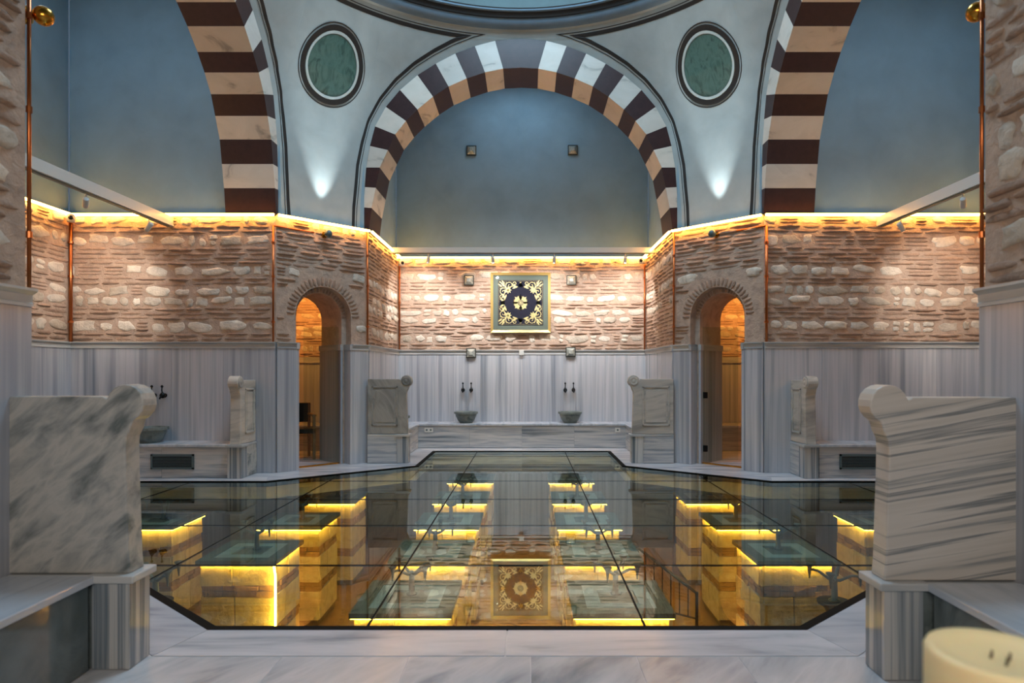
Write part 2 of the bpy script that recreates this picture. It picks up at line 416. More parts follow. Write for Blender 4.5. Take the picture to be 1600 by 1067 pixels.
    if upper:
        B().box((-.03, .04, ZS-.02), (L+.03, .18, zt), T=T).build('plaster', M[upper], o)
        B().box((0, 0, ZS-.02), (L, .06, ZS), T=T).build('ledge', M['mortar'], o)
    if strip:
        e = 0.0
        sb = thing('light_strip', 'warm light strip on top of ' + desc, 'light strip', tuple(T @ Vector((L/2, -.05, ZS))))
        off = Matrix.Translation(-Vector(sb.location))
        B().box((.0, -.085, ZS-.034), (L-.0, -.060, ZS-.006), T=off @ T).build('light_tube', M['led'], sb)
        B().box((0, -.070, ZS-.006), (L, .02, ZS+.004), T=off @ T).build('profile', M['grey_metal'], sb)
    return o, T, L

a, bb = 3.25, 2.28                      # arch plane distance and half width of the recesses
YB, YF, YN = CY+a, CY+bb, CY-bb         # 9.5, 8.53, 3.97
DB = 11.73
WALLS = {}
def W(key, *args, **kw): WALLS[key] = wall(*args, **kw); return WALLS[key]
OP = (.685, .42, 2.12)
W('back', 'wall_back', 'far wall of pale rubble and thin brick above vertical veined marble', 'the far wall behind the framed embroidery', (bb, DB), (-bb, DB), 11)
W('bl', 'wall_back_left', 'side wall of the far recess on the picture left, banded brick and stone', 'the short brick wall left of the far wall', (-bb, DB), (-bb, YB), 12, brickish=.5)
W('br', 'wall_back_right', 'side wall of the far recess on the picture right, banded brick and stone', 'the short brick wall right of the far wall', (bb, YB), (bb, DB), 13, brickish=.5)
W('dl', 'wall_diagonal_left', 'diagonal brick corner wall with the left arched doorway', 'the diagonal wall above the left arched doorway', (-bb, YB), (-a, YF), 14, opening=OP, upper=None, brickish=.45)
W('dr', 'wall_diagonal_right', 'diagonal brick corner wall with the right arched doorway', 'the diagonal wall above the right arched doorway', (a, YF), (bb, YB), 15, opening=OP, upper=None, brickish=.45)
W('fl', 'wall_front_left', 'broad masonry wall of the left recess facing the camera', 'the broad masonry wall left of the left doorway', (-a, YF), (-6.0, YF), 16)
W('fr', 'wall_front_right', 'broad masonry wall of the right recess facing the camera', 'the broad masonry wall right of the right doorway', (6.3, YF), (a, YF), 17)
W('el', 'wall_left', 'end wall of the left recess, white rubble beside the copper pipe', 'the end wall at the far left', (-6.0, YF), (-6.0, YN), 18, smax=1.9)
W('er', 'wall_right', 'end wall of the right recess', 'the end wall at the far right', (6.3, YN), (6.3, YF), 19, pieces=False)
W('nl', 'wall_near_left', 'near left pier of weathered masonry above a grey marble wainscot', 'the near left masonry pier', (-bb, 3.04), (-bb, -2.2), 20, smax=1.6, strip=False, upper='plaster_blue')
W('nr', 'wall_near_right', 'near right pier of weathered masonry above a grey marble wainscot', 'the near right masonry pier', (bb, -2.2), (bb, 3.04), 21, smin=3.6, strip=False, upper='plaster_blue')
W('nfl', 'wall_recess_near_left', 'near side wall of the left recess', '', (-6.0, YN), (-a, YN), 22, pieces=False, strip=False)
W('nfr', 'wall_recess_near_right', 'near side wall of the right recess', '', (a, YN), (6.3, YN), 23, pieces=False, strip=False)
W('ndl', 'wall_near_diagonal_left', 'near diagonal wall on the left side', '', (-a, YN), (-bb, 3.0), 24, pieces=False, upper=None, strip=False)
W('ndr', 'wall_near_diagonal_right', 'near diagonal wall on the right side', '', (bb, 3.0), (a, YN), 25, pieces=False, upper=None, strip=False)
W('ent', 'wall_entrance', 'entrance wall behind the camera', '', (-bb, -2.2), (bb, -2.2), 26, pieces=False, strip=False)

# ceilings of the recesses
cb = B()
cb.box((-bb-.2, CY+a, ZT), (bb+.2, DB+.2, ZT+.1)); cb.box((-6.2, YN-.2, ZT), (-a, YF+.2, ZT+.1)); cb.box((a, YN-.2, ZT), (6.5, YF+.2, ZT+.1))
cb.box((-bb-.2, -2.4, ZT), (bb+.2, CY-a, ZT+.1))
tag(cb.build('ceiling', M['plaster_blue']), 'flat blue plaster ceiling of the recesses', kind='structure')

# ------------------------------------------------------------ striped arches
E = [(0, 6.28), (.38, 6.25), (.68, 6.17), (.97, 6.06), (1.26, 5.91), (1.53, 5.74), (1.79, 5.52), (2.0, 5.27), (2.16, 4.98), (2.235, 4.69), (2.29, 4.37), (2.31, 4.08), (2.335, 3.78), (2.35, 3.45)]
I = [(0, 5.85), (.26, 5.835), (.53, 5.78), (.80, 5.69), (1.07, 5.57), (1.30, 5.42), (1.53, 5.23), (1.70, 5.06), (1.86, 4.86), (1.97, 4.63), (2.09, 4.37), (2.15, 4.07), (2.21, 3.77), (2.25, 3.45)]
def lerp(p, q, t): return (p[0]+(q[0]-p[0])*t, p[1]+(q[1]-p[1])*t)
def rotk(k): return Matrix.Translation((0, CY, 0)) @ Matrix.Rotation(k*PI/2, 4, 'Z')
VM = {}
def vou_mesh(i, side):
    """voussoir i (0 = keystone); local frame: x lateral, y outward from the arch plane"""
    key = (i, side)
    if key in VM: return VM[key]
    if i == 0: eo = [(-E[1][0], E[1][1]), E[0], E[1]]; io = [(-I[1][0], I[1][1]), I[0], I[1]]
    else:
        eo = [lerp(E[i], E[i+1], t) for t in (0, .5, 1)]; io = [lerp(I[i], I[i+1], t) for t in (0, .5, 1)]
        eo = [(side*p[0], p[1]) for p in eo]; io = [(side*p[0], p[1]) for p in io]
    s = .996
    poly = io+eo[::-1]; cx = sum(p[0] for p in poly)/6; cz = sum(p[1] for p in poly)/6
    poly = [(cx+(p[0]-cx)*s, cz+(p[1]-cz)*s) for p in poly]
    me = B().prism(poly, -.012, .66).mesh('voussoir', M['porphyry'] if i % 2 == 0 else M['marble_cream'])
    VM[key] = me; return me
for k, d in ((0, 'striped red and cream arch framing the far recess below the dome'), (1, 'striped red and cream arch of the left recess above the left stone wall'),
             (3, 'striped red and cream arch of the right recess above the right stone wall')):
    R = rotk(k); L0 = R @ Vector((0, a, ZS))
    t = thing('striped_arch', d, 'arch', tuple(L0), k*PI/2)
    inv = Matrix.Translation((0, -0, -ZS))
    for i in range(13):
        for side in ((1,) if i == 0 else (1, -1)):
            o = raw('voussoir', vou_mesh(i, side), t, inv)
    # masonry above the arch, at its rear face
    pb = B(); pts = [(-p[0], p[1]) for p in E[::-1]]+E[1:]
    for j in range(len(pts)-1):
        q, r_ = pts[j], pts[j+1]
        pb.add([(q[0], .5, q[1]-.06), (r_[0], .5, r_[1]-.06), (r_[0], .5, ZT), (q[0], .5, ZT)], [(0, 1, 2, 3)], Matrix.Translation((0, 0, -ZS)))
    pb.build('spandrel', M['plaster_blue'], t)
R = rotk(2); pb = B(); pts = [(-p[0], p[1]) for p in E[::-1]]+E[1:]
for j in range(len(pts)-1):
    q, r_ = pts[j], pts[j+1]
    pb.add([(q[0], 0, q[1]), (r_[0], 0, r_[1]), (r_[0], .7, r_[1]), (q[0], .7, q[1])], [(0, 1, 2, 3)], R @ Matrix.Translation((0, a, 0)))
tag(pb.build('trim_1', M['plaster_white']), 'plaster arch band over the near recess', kind='structure')

# ------------------------------------------------------------ pendentives
def fine(P, n=4): 
    out = []
    for i in range(len(P)-1):
        for j in range(n): out.append(lerp(P[i], P[i+1], j/n))
    return out+[P[-1]]
EF = fine(E)
ZR, RR = 6.36, 3.20
base = [(x, a, z) for x, z in EF]
dg = [(2.35+(a-2.35)*t, a-(a-2.35)*t, ZS) for t in [i/14 for i in range(1, 14)]]
base += dg+[(a, x, z) for x, z in EF[::-1]]
TH = np.array([math.atan2(p[0], p[1]) for p in base]); RB = np.array([math.hypot(p[0], p[1]) for p in base]); ZB = np.array([p[2] for p in base])
_ez = np.array([p[1] for p in EF[::-1]]+[ZR]); _er = np.array([math.hypot(p[0], a) for p in EF[::-1]]+[RR])
def surf(th, z, off=0.0):
    rr = float(np.interp(z, _ez, _er))-off
    if z < 3.75:   # settle onto the flat diagonal wall
        k_ = (3.75-z)/.31; ad = abs(th-PI/4)
        flat = 3.96/max(.5, math.cos(ad)); rr = rr*(1-k_)+min(rr, flat-off)*k_
    return (rr*math.sin(th), rr*math.cos(th), z)
def ribbon(b, A, C):
    n = len(A); b.add(A+C, [(i, i+1, n+i+1, n+i) for i in range(n-1)])
def edge_curve(d, ztop=ZR-.09):
    """curve at distance d outside the arch back, ends where it meets the upper line; returns (theta, z) from spring to top"""
    out = []
    P = EF
    for i in range(len(P)-1, -1, -1):
        p = P[i]; q0 = P[min(i+1, len(P)-1)]; q1 = P[max(i-1, 0)]
        tx, tz = q1[0]-q0[0], q1[1]-q0[1]; l = math.hypot(tx, tz); nx, nz = tz/l, -tx/l
        x, z = p[0]+nx*d, p[1]+nz*d
        if z > ztop:
            if out:
                x0, z0, th0 = last; t = (ztop-z0)/(z-z0); x = x0+(x-x0)*t
                out.append((math.atan2(x, a), ztop))
            break
        if x <= 2.35: th = math.atan2(x, a)
        else: e = (x-2.35)*.7071; th = math.atan2(2.35+e, a-e)
        out.append((th, z)); last = (x, z, th)
    return out
for k, (nm, lab) in enumerate([('pendentive', 'pale plaster pendentive with green medallion above the right doorway'), ('pendentive', 'pale plaster pendentive with green medallion above the left doorway'),
                  ('pendentive', 'plain pale plaster pendentive above the near left pier'), ('pendentive', 'plain pale plaster pendentive above the near right pier')]):
    R = rotk(k)
    nz = 18; v = []; f = []
    for j in range(nz+1):
        for i in range(len(base)):
            zb = min(ZB[i], ZR-.01); z = zb+(ZR-zb)*j/nz; v.append(surf(TH[i], z))
    n = len(base)
    for j in range(nz):
        for i in range(n-1): f.append((j*n+i, j*n+i+1, (j+1)*n+i+1, (j+1)*n+i))
    t = thing(nm, lab, 'pendentive', tuple(R @ Vector((2.8, 2.8, ZS))))
    T = Matrix.Translation(-Vector(t.location)) @ R
    s = B(); s.add(v, f, T); s.build('plaster', M['plaster_white'], t, smooth=True)
    def mkline(d, w, zt, name):
        lb = B()
        A = edge_curve(d, zt); C = edge_curve(d+w, zt-w)
        m = min(len(A), len(C)); 
        for mir in (0, 1):
            f_ = (lambda p: surf(PI/2-p[0], p[1], .006)) if mir else (lambda p: surf(p[0], p[1], .006))
            # resample both by fraction
            def rs(P, N=60):
                P = np.array(P); l = np.r_[0, np.cumsum(np.hypot(np.diff(P[:, 0])*3.9, np.diff(P[:, 1])))]; t_ = np.linspace(0, l[-1], N)
                return list(zip(np.interp(t_, l, P[:, 0]), np.interp(t_, l, P[:, 1])))
            AA, CC = rs(A), rs(C)
            ribbon(lb, [tuple(T @ Vector(f_(p))) for p in AA], [tuple(T @ Vector(f_(p))) for p in CC])
        th0, th1 = A[-1][0], C[-1][0]
        N = 40
        top = [(th0+(PI/2-2*th0)*i/N, zt) for i in range(N+1)]; low = [(th1+(PI/2-2*th1)*i/N, zt-w) for i in range(N+1)]
        ribbon(lb, [tuple(T @ Vector(surf(p[0], p[1], .006))) for p in top], [tuple(T @ Vector(surf(p[0], p[1], .006))) for p in low])
        lb.build(name, M['black_line'], t)
    mkline(.13, .045, ZR-.07, 'border_line')
    mkline(.10, .01, ZR-.045, 'thin_line')
    # pale moulding hugging the arch
    # medallion
    def disc(r0, r1, off, mat, name, n=48, off2=None):
        b = B(); zc = 5.56; rc = 3.62
        def pt(rad, an, o): return tuple(T @ Vector(surf(PI/4+rad*math.cos(an)/rc, zc+rad*math.sin(an)*1.03, o)))
        rings = 5 if r0 == 0 else 2
        v = []; fcs = []
        rs_ = [r0+(r1-r0)*i/(rings-1) for i in range(rings)]
        for rr in rs_:
            for i in range(n): v.append(pt(max(rr, .001), 2*PI*i/n, off))
        for i in range(n): v.append(pt(r1, 2*PI*i/n, -.01))
        for j in range(rings):
            for i in range(n): fcs.append((j*n+i, j*n+(i+1) % n, (j+1)*n+(i+1) % n, (j+1)*n+i))
        b.add(v, fcs); b.build(name, mat, md, smooth=False)
    if k in (0, 1):
        md = t
        disc(.465, .477, .006, M['black_line'], 'medallion_outline')
        disc(.385, .445, .014, M['black_line'], 'medallion_border')
        disc(.35, .38, .022, M['white_stone'], 'medallion_ring')
        disc(0, .345, .012, M['marble_green'], 'medallion')

# dome ring and dome
TD = Matrix.Translation((0, CY, 0))
dm = B().lathe([(RR+.3, ZR+.02), (RR+.3, ZR), (RR, ZR), (3.19, 6.365), (3.17, 6.375)], 96, TD, closed=True)
o = dm.build('trim_2', M['plaster_white']); tag(o, 'stepped pale cornice ring under the dome', kind='structure')
B().lathe([(3.17, 6.375), (3.13, 6.385), (3.08, 6.42), (3.06, 6.46), (3.055, 6.475)], 96, TD, closed=True).build('cornice', M['cornice'], o, smooth=True)
B().lathe([(3.055, 6.475), (3.03, 6.478), (3.01, 6.53), (2.99, 6.535)], 96, TD, closed=True).build('black_band', M['black_line'], o)
B().lathe([(2.99, 6.535), (2.96, 6.54), (2.955, 6.56)], 96, TD, closed=True).build('grey_band', M['cornice'], o)
B().lathe([(2.955, 6.56), (2.95, 6.575)], 96, TD, closed=True).build('thin_line', M['black_line'], o)
prof = [(2.95*math.cos(t), 6.575+2.5*math.sin(t)) for t in [PI/2*i/20 for i in range(20)]]+[(.01, 9.075)]
tag(B().lathe(prof, 96, TD, closed=True).build('dome', M['dome'], smooth=True), 'teal plaster dome over the glass floor', kind='structure')

# ------------------------------------------------------------ floor
half = [(-1.5, 9.12), (-1.5, 10.82), (1.5, 10.82), (1.5, 9.12), (3.1, 7.85), (4.75, 7.85), (4.75, 4.65), (3.1, 4.65), (1.56, 3.33), (-1.56, 3.33), (-3.1, 4.65), (-4.75, 4.65), (-4.75, 7.85), (-3.1, 7.85)]
HOLE = half
def offset_poly(P, d):
    n = len(P); out = []
    # orientation
    A = sum(P[i][0]*P[(i+1) % n][1]-P[(i+1) % n][0]*P[i][1] for i in range(n)); s = 1 if A > 0 else -1
    for i in range(n):
        p0, p1, p2 = P[i-1], P[i], P[(i+1) % n]
        d1 = Vector((p1[0]-p0[0], p1[1]-p0[1])).normalized(); d2 = Vector((p2[0]-p1[0], p2[1]-p1[1])).normalized()
        n1 = Vector((d1.y, -d1.x))*s; n2 = Vector((d2.y, -d2.x))*s
        m = (n1+n2); m = m/(1+n1.dot(n2)); out.append((p1[0]+m.x*d, p1[1]+m.y*d))
    return out
outer = [(-7.5, -2.4), (7.5, -2.4), (7.5, 13), (-7.5, 13)]
tess = tessellate_polygon([[Vector((x, y, 0)) for x, y in outer], [Vector((x, y, 0)) for x, y in HOLE]])
allp = outer+HOLE
fb = B(); fb.add([(x, y, 0) for x, y in allp], [tuple(t) for t in tess]); fb.add([(x, y, -.22) for x, y in allp], [tuple(reversed(t)) for t in tess])
n = len(HOLE); fb.add([(x, y, 0) for x, y in HOLE]+[(x, y, -.22) for x, y in HOLE], [(i, (i+1) % n, (i+1) % n+n, i+n) for i in range(n)])
floor = fb.build('floor', M['marble_floor']); tag(floor, 'pale veined marble floor around the glass', kind='structure')
BO = offset_poly(HOLE, .30)
for i in range(n):
    p0, p1, q0, q1 = HOLE[i], HOLE[(i+1) % n], BO[i], BO[(i+1) % n]
    Ls = math.hypot(p1[0]-p0[0], p1[1]-p0[1]); m = max(1, round(Ls/1.25))
    for j in range(m):
        t0, t1 = j/m+(.0012 if j else 0), (j+1)/m-.0012
        poly = [lerp(p0, p1, t0), lerp(p0, p1, t1), lerp(q0, q1, t1), lerp(q0, q1, t0)]
        A = sum(poly[k][0]*poly[(k+1) % 4][1]-poly[(k+1) % 4][0]*poly[k][1] for k in range(4))
        if A < 0: poly.reverse()
        B().flat(poly, -.02, .004).build('border_slab', M['marble_floor'], floor)
xs = [-1.85, -1.05, -.45, .12, .62, 1.1, 1.85]; rnd = random.Random(4)
for r_ in range(6):
    y1 = 3.02-r_*.62; y0 = y1-.615
    for i in range(len(xs)-1):
        sh = .25 if r_ % 2 else 0; sk = .07
        x0 = xs[i]+(sh if 0 < i else 0); x1 = xs[i+1]+(sh if i+1 < len(xs)-1 else 0)
        B().flat([(x0+.002, y0), (x1-.002, y0), (x1-.002, y1), (x0+.002, y1)], -.02, .0025).build('floor_slab', M['marble_slab'], floor)

# glass floor: panes, joints, frame
glass = thing('glass_floor', 'dark tinted walk-on glass floor in a black frame showing the lit plinths below', 'glass floor', (0, CY, 0))
GP = offset_poly(HOLE, -.05)
def clip(P, axis, val, keep_gt):
    out = []; n = len(P)
    for i in range(n):
        p, q = P[i], P[(i+1) % n]
        ip = (p[axis] >= val) == keep_gt or p[axis] == val; iq = (q[axis] >= val) == keep_gt or q[axis] == val
        if ip: out.append(p)
        if ip != iq:
            t = (val-p[axis])/(q[axis]-p[axis]); out.append(lerp(p, q, t))
    return out
gx = [-6, -4.0, -2.35, -.745, .73, 2.33, 4.0, 6]; gy = [3, 4.47, 5.62, 6.77, 7.9, 9.05, 10.2, 11.5]
for i in range(len(gx)-1):
    for j in range(len(gy)-1):
        P = clip(clip(clip(clip(GP, 0, gx[i]+.004, True), 0, gx[i+1]-.004, False), 1, gy[j]+.004, True), 1, gy[j+1]-.004, False)
        Q = []
        for p in P:
            if not Q or math.hypot(p[0]-Q[-1][0], p[1]-Q[-1][1]) > 1e-4: Q.append(p)
        if len(Q) > 1 and math.hypot(Q[0][0]-Q[-1][0], Q[0][1]-Q[-1][1]) < 1e-4: Q.pop()
        A = abs(sum(Q[k][0]*Q[(k+1) % len(Q)][1]-Q[(k+1) % len(Q)][0]*Q[k][1] for k in range(len(Q)))) if len(Q) > 2 else 0
        if A < .02: continue
        pb = B(); pb.add([(x, y-CY, -.003) for x, y in Q], [tuple(range(len(Q)))]); pb.build('pane', M['floor_glass'], glass)
for x in gx[1:-1]:
    y0, y1 = (3.35, 10.8) if abs(x) < 1 else (4.0, 8.5) if abs(x) < 3 else (4.65, 7.85)
    B().box((x-.005, y0-CY, -.012), (x+.005, y1-CY, -.002)).build('joint', M['joint'], glass)
for y in gy[1:-1]:
    xh = 1.48 if y > 9 else (3.0 if y < 4.6 else 4.7)
    if 7.85 < y < 8: xh = 3.05
    if y < 4.6: xh = 2.85
    B().box((-xh, y-CY-.005, -.012), (xh, y-CY+.005, -.002)).build('joint', M['joint'], glass)
fbm = B(); H2 = HOLE
for i in range(n):
    p0, p1, q0, q1 = HOLE[i], HOLE[(i+1) % n], GP[i], GP[(i+1) % n]
    fbm.add([(p0[0], p0[1]-CY, .006), (p1[0], p1[1]-CY, .006), (q1[0], q1[1]-CY, .006), (q0[0], q0[1]-CY, .006), (p0[0], p0[1]-CY, -.06), (p1[0], p1[1]-CY, -.06), (q1[0], q1[1]-CY, -.06), (q0[0], q0[1]-CY, -.06)],
            [(0, 1, 2, 3), (7, 6, 5, 4), (0, 4, 5, 1), (2, 6, 7, 3)])
fbm.build('frame', M['joint'], glass)

# ------------------------------------------------------------ cellar
ZFL = -1.65
tag(B().box((-7.2, 2.4, ZFL-.1), (7.2, 12.9, ZFL)).build('floor_lower', M['under_floor']), 'orange-brown floor of the lit cellar under the glass', kind='structure')
low = B(); 
low.box((-7.3, 2.3, ZFL), (-7.2, 13, -.2)); low.box((7.2, 2.3, ZFL), (7.3, 13, -.2)); low.box((-7.2, 2.3, ZFL), (7.2, 2.4, -.2)); low.box((-7.2, 12.4, ZFL), (7.2, 12.5, -.2))
tag(low.build('wall_cellar', M['under_wall']), 'rough brown stone walls of the cellar', kind='structure')
ZP = -.475
def make_plinth():
    t = thing('stone_plinth', 'x', 'plinth', (0, 0, ZFL), 0, 'stone plinths lit from under their tops, below the glass floor')
    hgt = ZP-ZFL-.04; s = .345; rnd = random.Random(8)
    B().box((-s+.02, -s+.02, 0), (s-.02, s-.02, hgt)).build('core', M['under_wall'], t)
    z = hgt
    courses = [('stone_block', .20, 2), ('brick', .055, 4), ('brick', .055, 4), ('stone_block', .30, 2), ('brick', .055, 4), ('brick', .055, 4), ('stone_block', .34, 2)]
    for nm, h, m in courses:
        h = min(h, z)
        for side in range(4):
            Rm = Matrix.Rotation(side*PI/2, 4, 'Z')
            cuts = [0]+sorted((i+rnd.uniform(-.25, .25))/m for i in range(1, m))+[1]
            for i in range(m):
                x0 = -s+2*s*cuts[i]+.004; x1 = -s+2*s*cuts[i+1]-.004; d = rnd.uniform(-.004, .014)-(.012 if nm == 'brick' and rnd.random() < .6 else 0)
                j = lambda: rnd.uniform(-.006, .006)*(1.4 if nm == 'brick' else 1)
                v = [(x0+j(), -s-d+j(), z-h+.004+j()), (x1+j(), -s-d+j(), z-h+.004+j()), (x1+j(), -s-d+j(), z-.004+j()), (x0+j(), -s-d+j(), z-.004+j()),
                     (x0, -s+.04, z-h+.004), (x1, -s+.04, z-h+.004), (x1, -s+.04, z-.004), (x0, -s+.04, z-.004)]
                B().add(v, [(0, 1, 2, 3), (7, 6, 5, 4), (0, 4, 5, 1), (2, 6, 7, 3), (1, 5, 6, 2), (0, 3, 7, 4)], Rm).build(nm, M['under_stone'] if nm != 'brick' else M['under_brick'], t)
        z -= h
        if z < .02: break
    zt = hgt+.04; S = .385
    lb = B()
    for side in range(4):
        lb.box((-S+.012, -S+.008, hgt+.004), (S-.012, -S+.022, hgt+.03), T=Matrix.Rotation(side*PI/2, 4, 'Z'))
    lb.build('light_strip', M['led_low'], t)
    def ringb(r0, r1, z0, z1, mat, name):
        b = B()
        for side in range(4):
            b.add([(-r1, -r1, z0), (r1, -r1, z0), (r0, -r0, z0), (-r0, -r0, z0), (-r1, -r1, z1), (r1, -r1, z1), (r0, -r0, z1), (-r0, -r0, z1)],
                  [(3, 2, 1, 0), (4, 5, 6, 7), (0, 1, 5, 4), (2, 3, 7, 6)], Matrix.Rotation(side*PI/2, 4, 'Z'))
        b.build(name, mat, t)
    B().box((-S+.03, -S+.03, hgt), (S-.03, S-.03, zt-.03)).build('base_slab', M['dark_top'], t)
    ringb(.27, S, zt-.03, zt+.01, M['dark_top'], 'top_border'); ringb(.15, .27, zt-.03, zt+.006, M['pale_inlay'], 'pale_inlay')
    B().box((-.15, -.15, zt-.03), (.15, .15, zt-.012)).build('basin_recess', M['dark_top'], t)
    return t
spots_ = []
rowY = [5.175, 6.505, 7.855, 9.30, 10.95]; nth = ['nearest', 'second', 'third', 'fourth', 'farthest']
for i, y in enumerate(rowY): spots_.append((-.85, y, 'left centre row', nth[i])); spots_.append((.83, y, 'right centre row', nth[i]))
for sx, nm in ((-1, 'left'), (1, 'right')):
    spots_.append((sx*2.69, 6.505, nm+' side row', 'nearest')); spots_.append((sx*2.69, 7.855, nm+' side row', 'second')); spots_.append((sx*4.42, 7.855, nm+' outermost spot', 'only'))
    spots_.append((sx*2.69, 9.30, nm+' side row', 'farthest'))
pl = make_plinth(); ptree = get_tree(pl)
def make_tap():
    t = thing('branched_fountain', 'x', 'fountain', (0, 0, 0), 0, 'four-armed grey fountains standing on the plinths')
    B().lathe([(.045, 0), (.045, .012), (.026, .02), (.022, .15), (.028, .16), (.02, .175), (.014, .19)], 12).build('stem', M['fountain'], t, smooth=True)
    for k in range(4):
        A = PI/4+k*PI/2; c, s = math.cos(A), math.sin(A)
        pts = [(c*x, s*x, z) for x, z in ((0, .165), (.04, .17), (.08, .195), (.12, .22), (.16, .225), (.185, .215))]
        ab = B().tube(pts, .013, 7, .7); arm = ab.build('arm', M['fountain'], t, smooth=True)
        X, Y = c*.185, s*.185
        B().lathe([(.006, .15), (.007, .17), (.012, .205), (.016, .235), (.02, .245), (.034, .262), (.036, .27), (.02, .272)], 10, Matrix.Translation((X, Y, 0))).build('cup', M['fountain'], arm, smooth=True)
    return t
tp = make_tap(); ttree = get_tree(tp)
for i, (x, y, row, nn) in enumerate(spots_):
    lab = ('lone stone plinth with amber light at the %s of the cellar' % row) if nn == 'only' else '%s stone plinth of the %s, amber light under its dark top' % (nn, row)
    lab2 = ('grey branched fountain on the lone plinth at the %s' % row) if nn == 'only' else 'grey branched fountain on the %s plinth of the %s' % (nn, row)
    if i == 0: pl.location = (x, y, ZFL); pl['label'] = lab
    else: copy_tree(pl, (x, y, ZFL), None, lab, ptree)
    tl = (x+.0, y+.10, ZP+.002-.012)
    if i == 0: tp.location = tl; tp['label'] = lab2
    else: copy_tree(tp, tl, .3*(i % 3), lab2, ttree)
# two tall stands at the near corners
for sx, nm in ((-1, 'left'), (1, 'right')):
    x, y = (-2.86, 5.1) if sx < 0 else (2.55, 5.1)
    c = thing('fountain_base', 'slim dark round pedestal under the nearest fountain at the %s edge' % nm, 'pedestal', (x, y, ZFL))
    B().lathe([(.10, 0), (.10, .05), (.045, .09), (.04, 1.05), (.085, 1.12), (.11, 1.15)], 16).build('shaft', M['bronze'], c, smooth=True)
    B().lathe([(.13, 1.15), (.13, 1.17)], 20).build('plate', M['black_metal'], c)
    q = copy_tree(tp, (x, y, ZFL+1.17), .2, 'grey branched fountain on a slim pedestal near the %s corner of the glass' % nm, ttree)
# tall amber light hanging down the corner of one plinth
pts = [(-2.325, 6.13, -.52), (-2.30, 6.10, -.6), (-2.295, 6.09, -.8), (-2.30, 6.10, -1.1), (-2.295, 6.10, -1.6)]
tag(B().tube(pts, .011, 8).build('rope_light', M['led_low'], smooth=True), 'loose amber light cord hanging down the corner of the nearest left plinth', 'light cord')

rl = thing('iron_railing', 'dark iron stair railing standing in the cellar right of the right centre row', 'railing', (1.75, 7.85, ZFL))
B().tube([(-.3, 0, 0), (-.3, 0, .85)], .018, 8).build('post', M['black_metal'], rl); B().tube([(.35, -.3, 0), (.35, -.3, .4)], .018, 8).build('post', M['black_metal'], rl)
B().tube([(-.3, 0, .84), (.35, -.3, .38)], .018, 8).build('handrail', M['black_metal'], rl)
B().tube([(-.3, 0, .15), (.35, -.3, .08)], .012, 8).build('bottom_rail', M['black_metal'], rl)
for i in range(1, 7):
    u = i/7; B().tube([(-.3+.65*u, -.3*u, .15-.07*u), (-.3+.65*u, -.3*u, .84-.46*u)], .008, 6).build('baluster', M['black_metal'], rl)
# ------------------------------------------------------------ rooms behind the doorways
for sx, nm in ((-1, 'left'), (1, 'right')):
    x0, x1 = sx*5.4, sx*2.62; y0, y1 = 8.85, 11.5
    b = B()
    b.box((x0, y1, 0), (x1, y1+.1, 2.9)); b.box((x0, y0, 0), (x0+sx*.1, y1, 2.9))
    ob = b.build('wall_side_room_'+nm, M['mortar']); tag(ob, 'rough masonry of the %s side room glowing orange beyond the doorway' % nm, kind='structure')
    T, L = frame((max(x0, x1), y1), (min(x0, x1), y1))
    wall_pieces(ob, T, L, 1.6, 2.9, 40+sx, lim=200)
    for i in range(5):
        B().box((i*L/5+.002, -.03, .002), ((i+1)*L/5-.002, .0, 1.5), T=T).build('marble_panel', M['marble_v'], ob)
    B().box((0, -.06, 1.5), (L, 0, 1.6), T=T).build('cap_moulding', M['marble_cap'], ob)
    tag(B().flat([(sx*5.4, 8.85), (sx*3.25, 8.85), (sx*2.62, 9.48), (sx*2.62, 11.5), (sx*5.4, 11.5)][::(1 if sx < 0 else -1)], 2.9, 3.0).build('ceiling_side_room_'+nm, M['mortar']), 'low ceiling of the %s side room' % nm, kind='structure')
    bt = thing('marble_bench', 'marble bench at the back of the %s side room' % nm, 'bench', (sx*4.0, 11.15, 0))
    B().box((-1.35, -.3, .005), (1.35, .3, .40)).build('base', M['marble_h'], bt); B().box((-1.36, -.33, .40), (1.36, .3, .43)).build('seat', M['marble_top'], bt)
    point(nm+'_room_lamp', (sx*3.9, 10.6, 2.5), 30, (1, .42, .08), .08)
# chair seen through the left doorway
ch = thing('wooden_chair', 'wooden armchair with a black seat seen through the left doorway', 'chair', (-3.47, 9.9, 0), .5)
for sx in (-1, 1):
    for sy in (-1, 1): B().box((sx*.22-.02, sy*.22-.02, 0), (sx*.22+.02, sy*.22+.02, .85 if sy > 0 else .66)).build('leg', M['wood'], ch)
    B().box((sx*.22-.03, -.25, .66), (sx*.22+.03, .25, .69)).build('armrest', M['wood'], ch)
B().box((-.24, -.24, .40), (.24, .24, .47)).build('seat', M['black_metal'], ch); B().box((-.24, .2, .55), (.24, .24, .85)).build('backrest', M['black_metal'], ch)

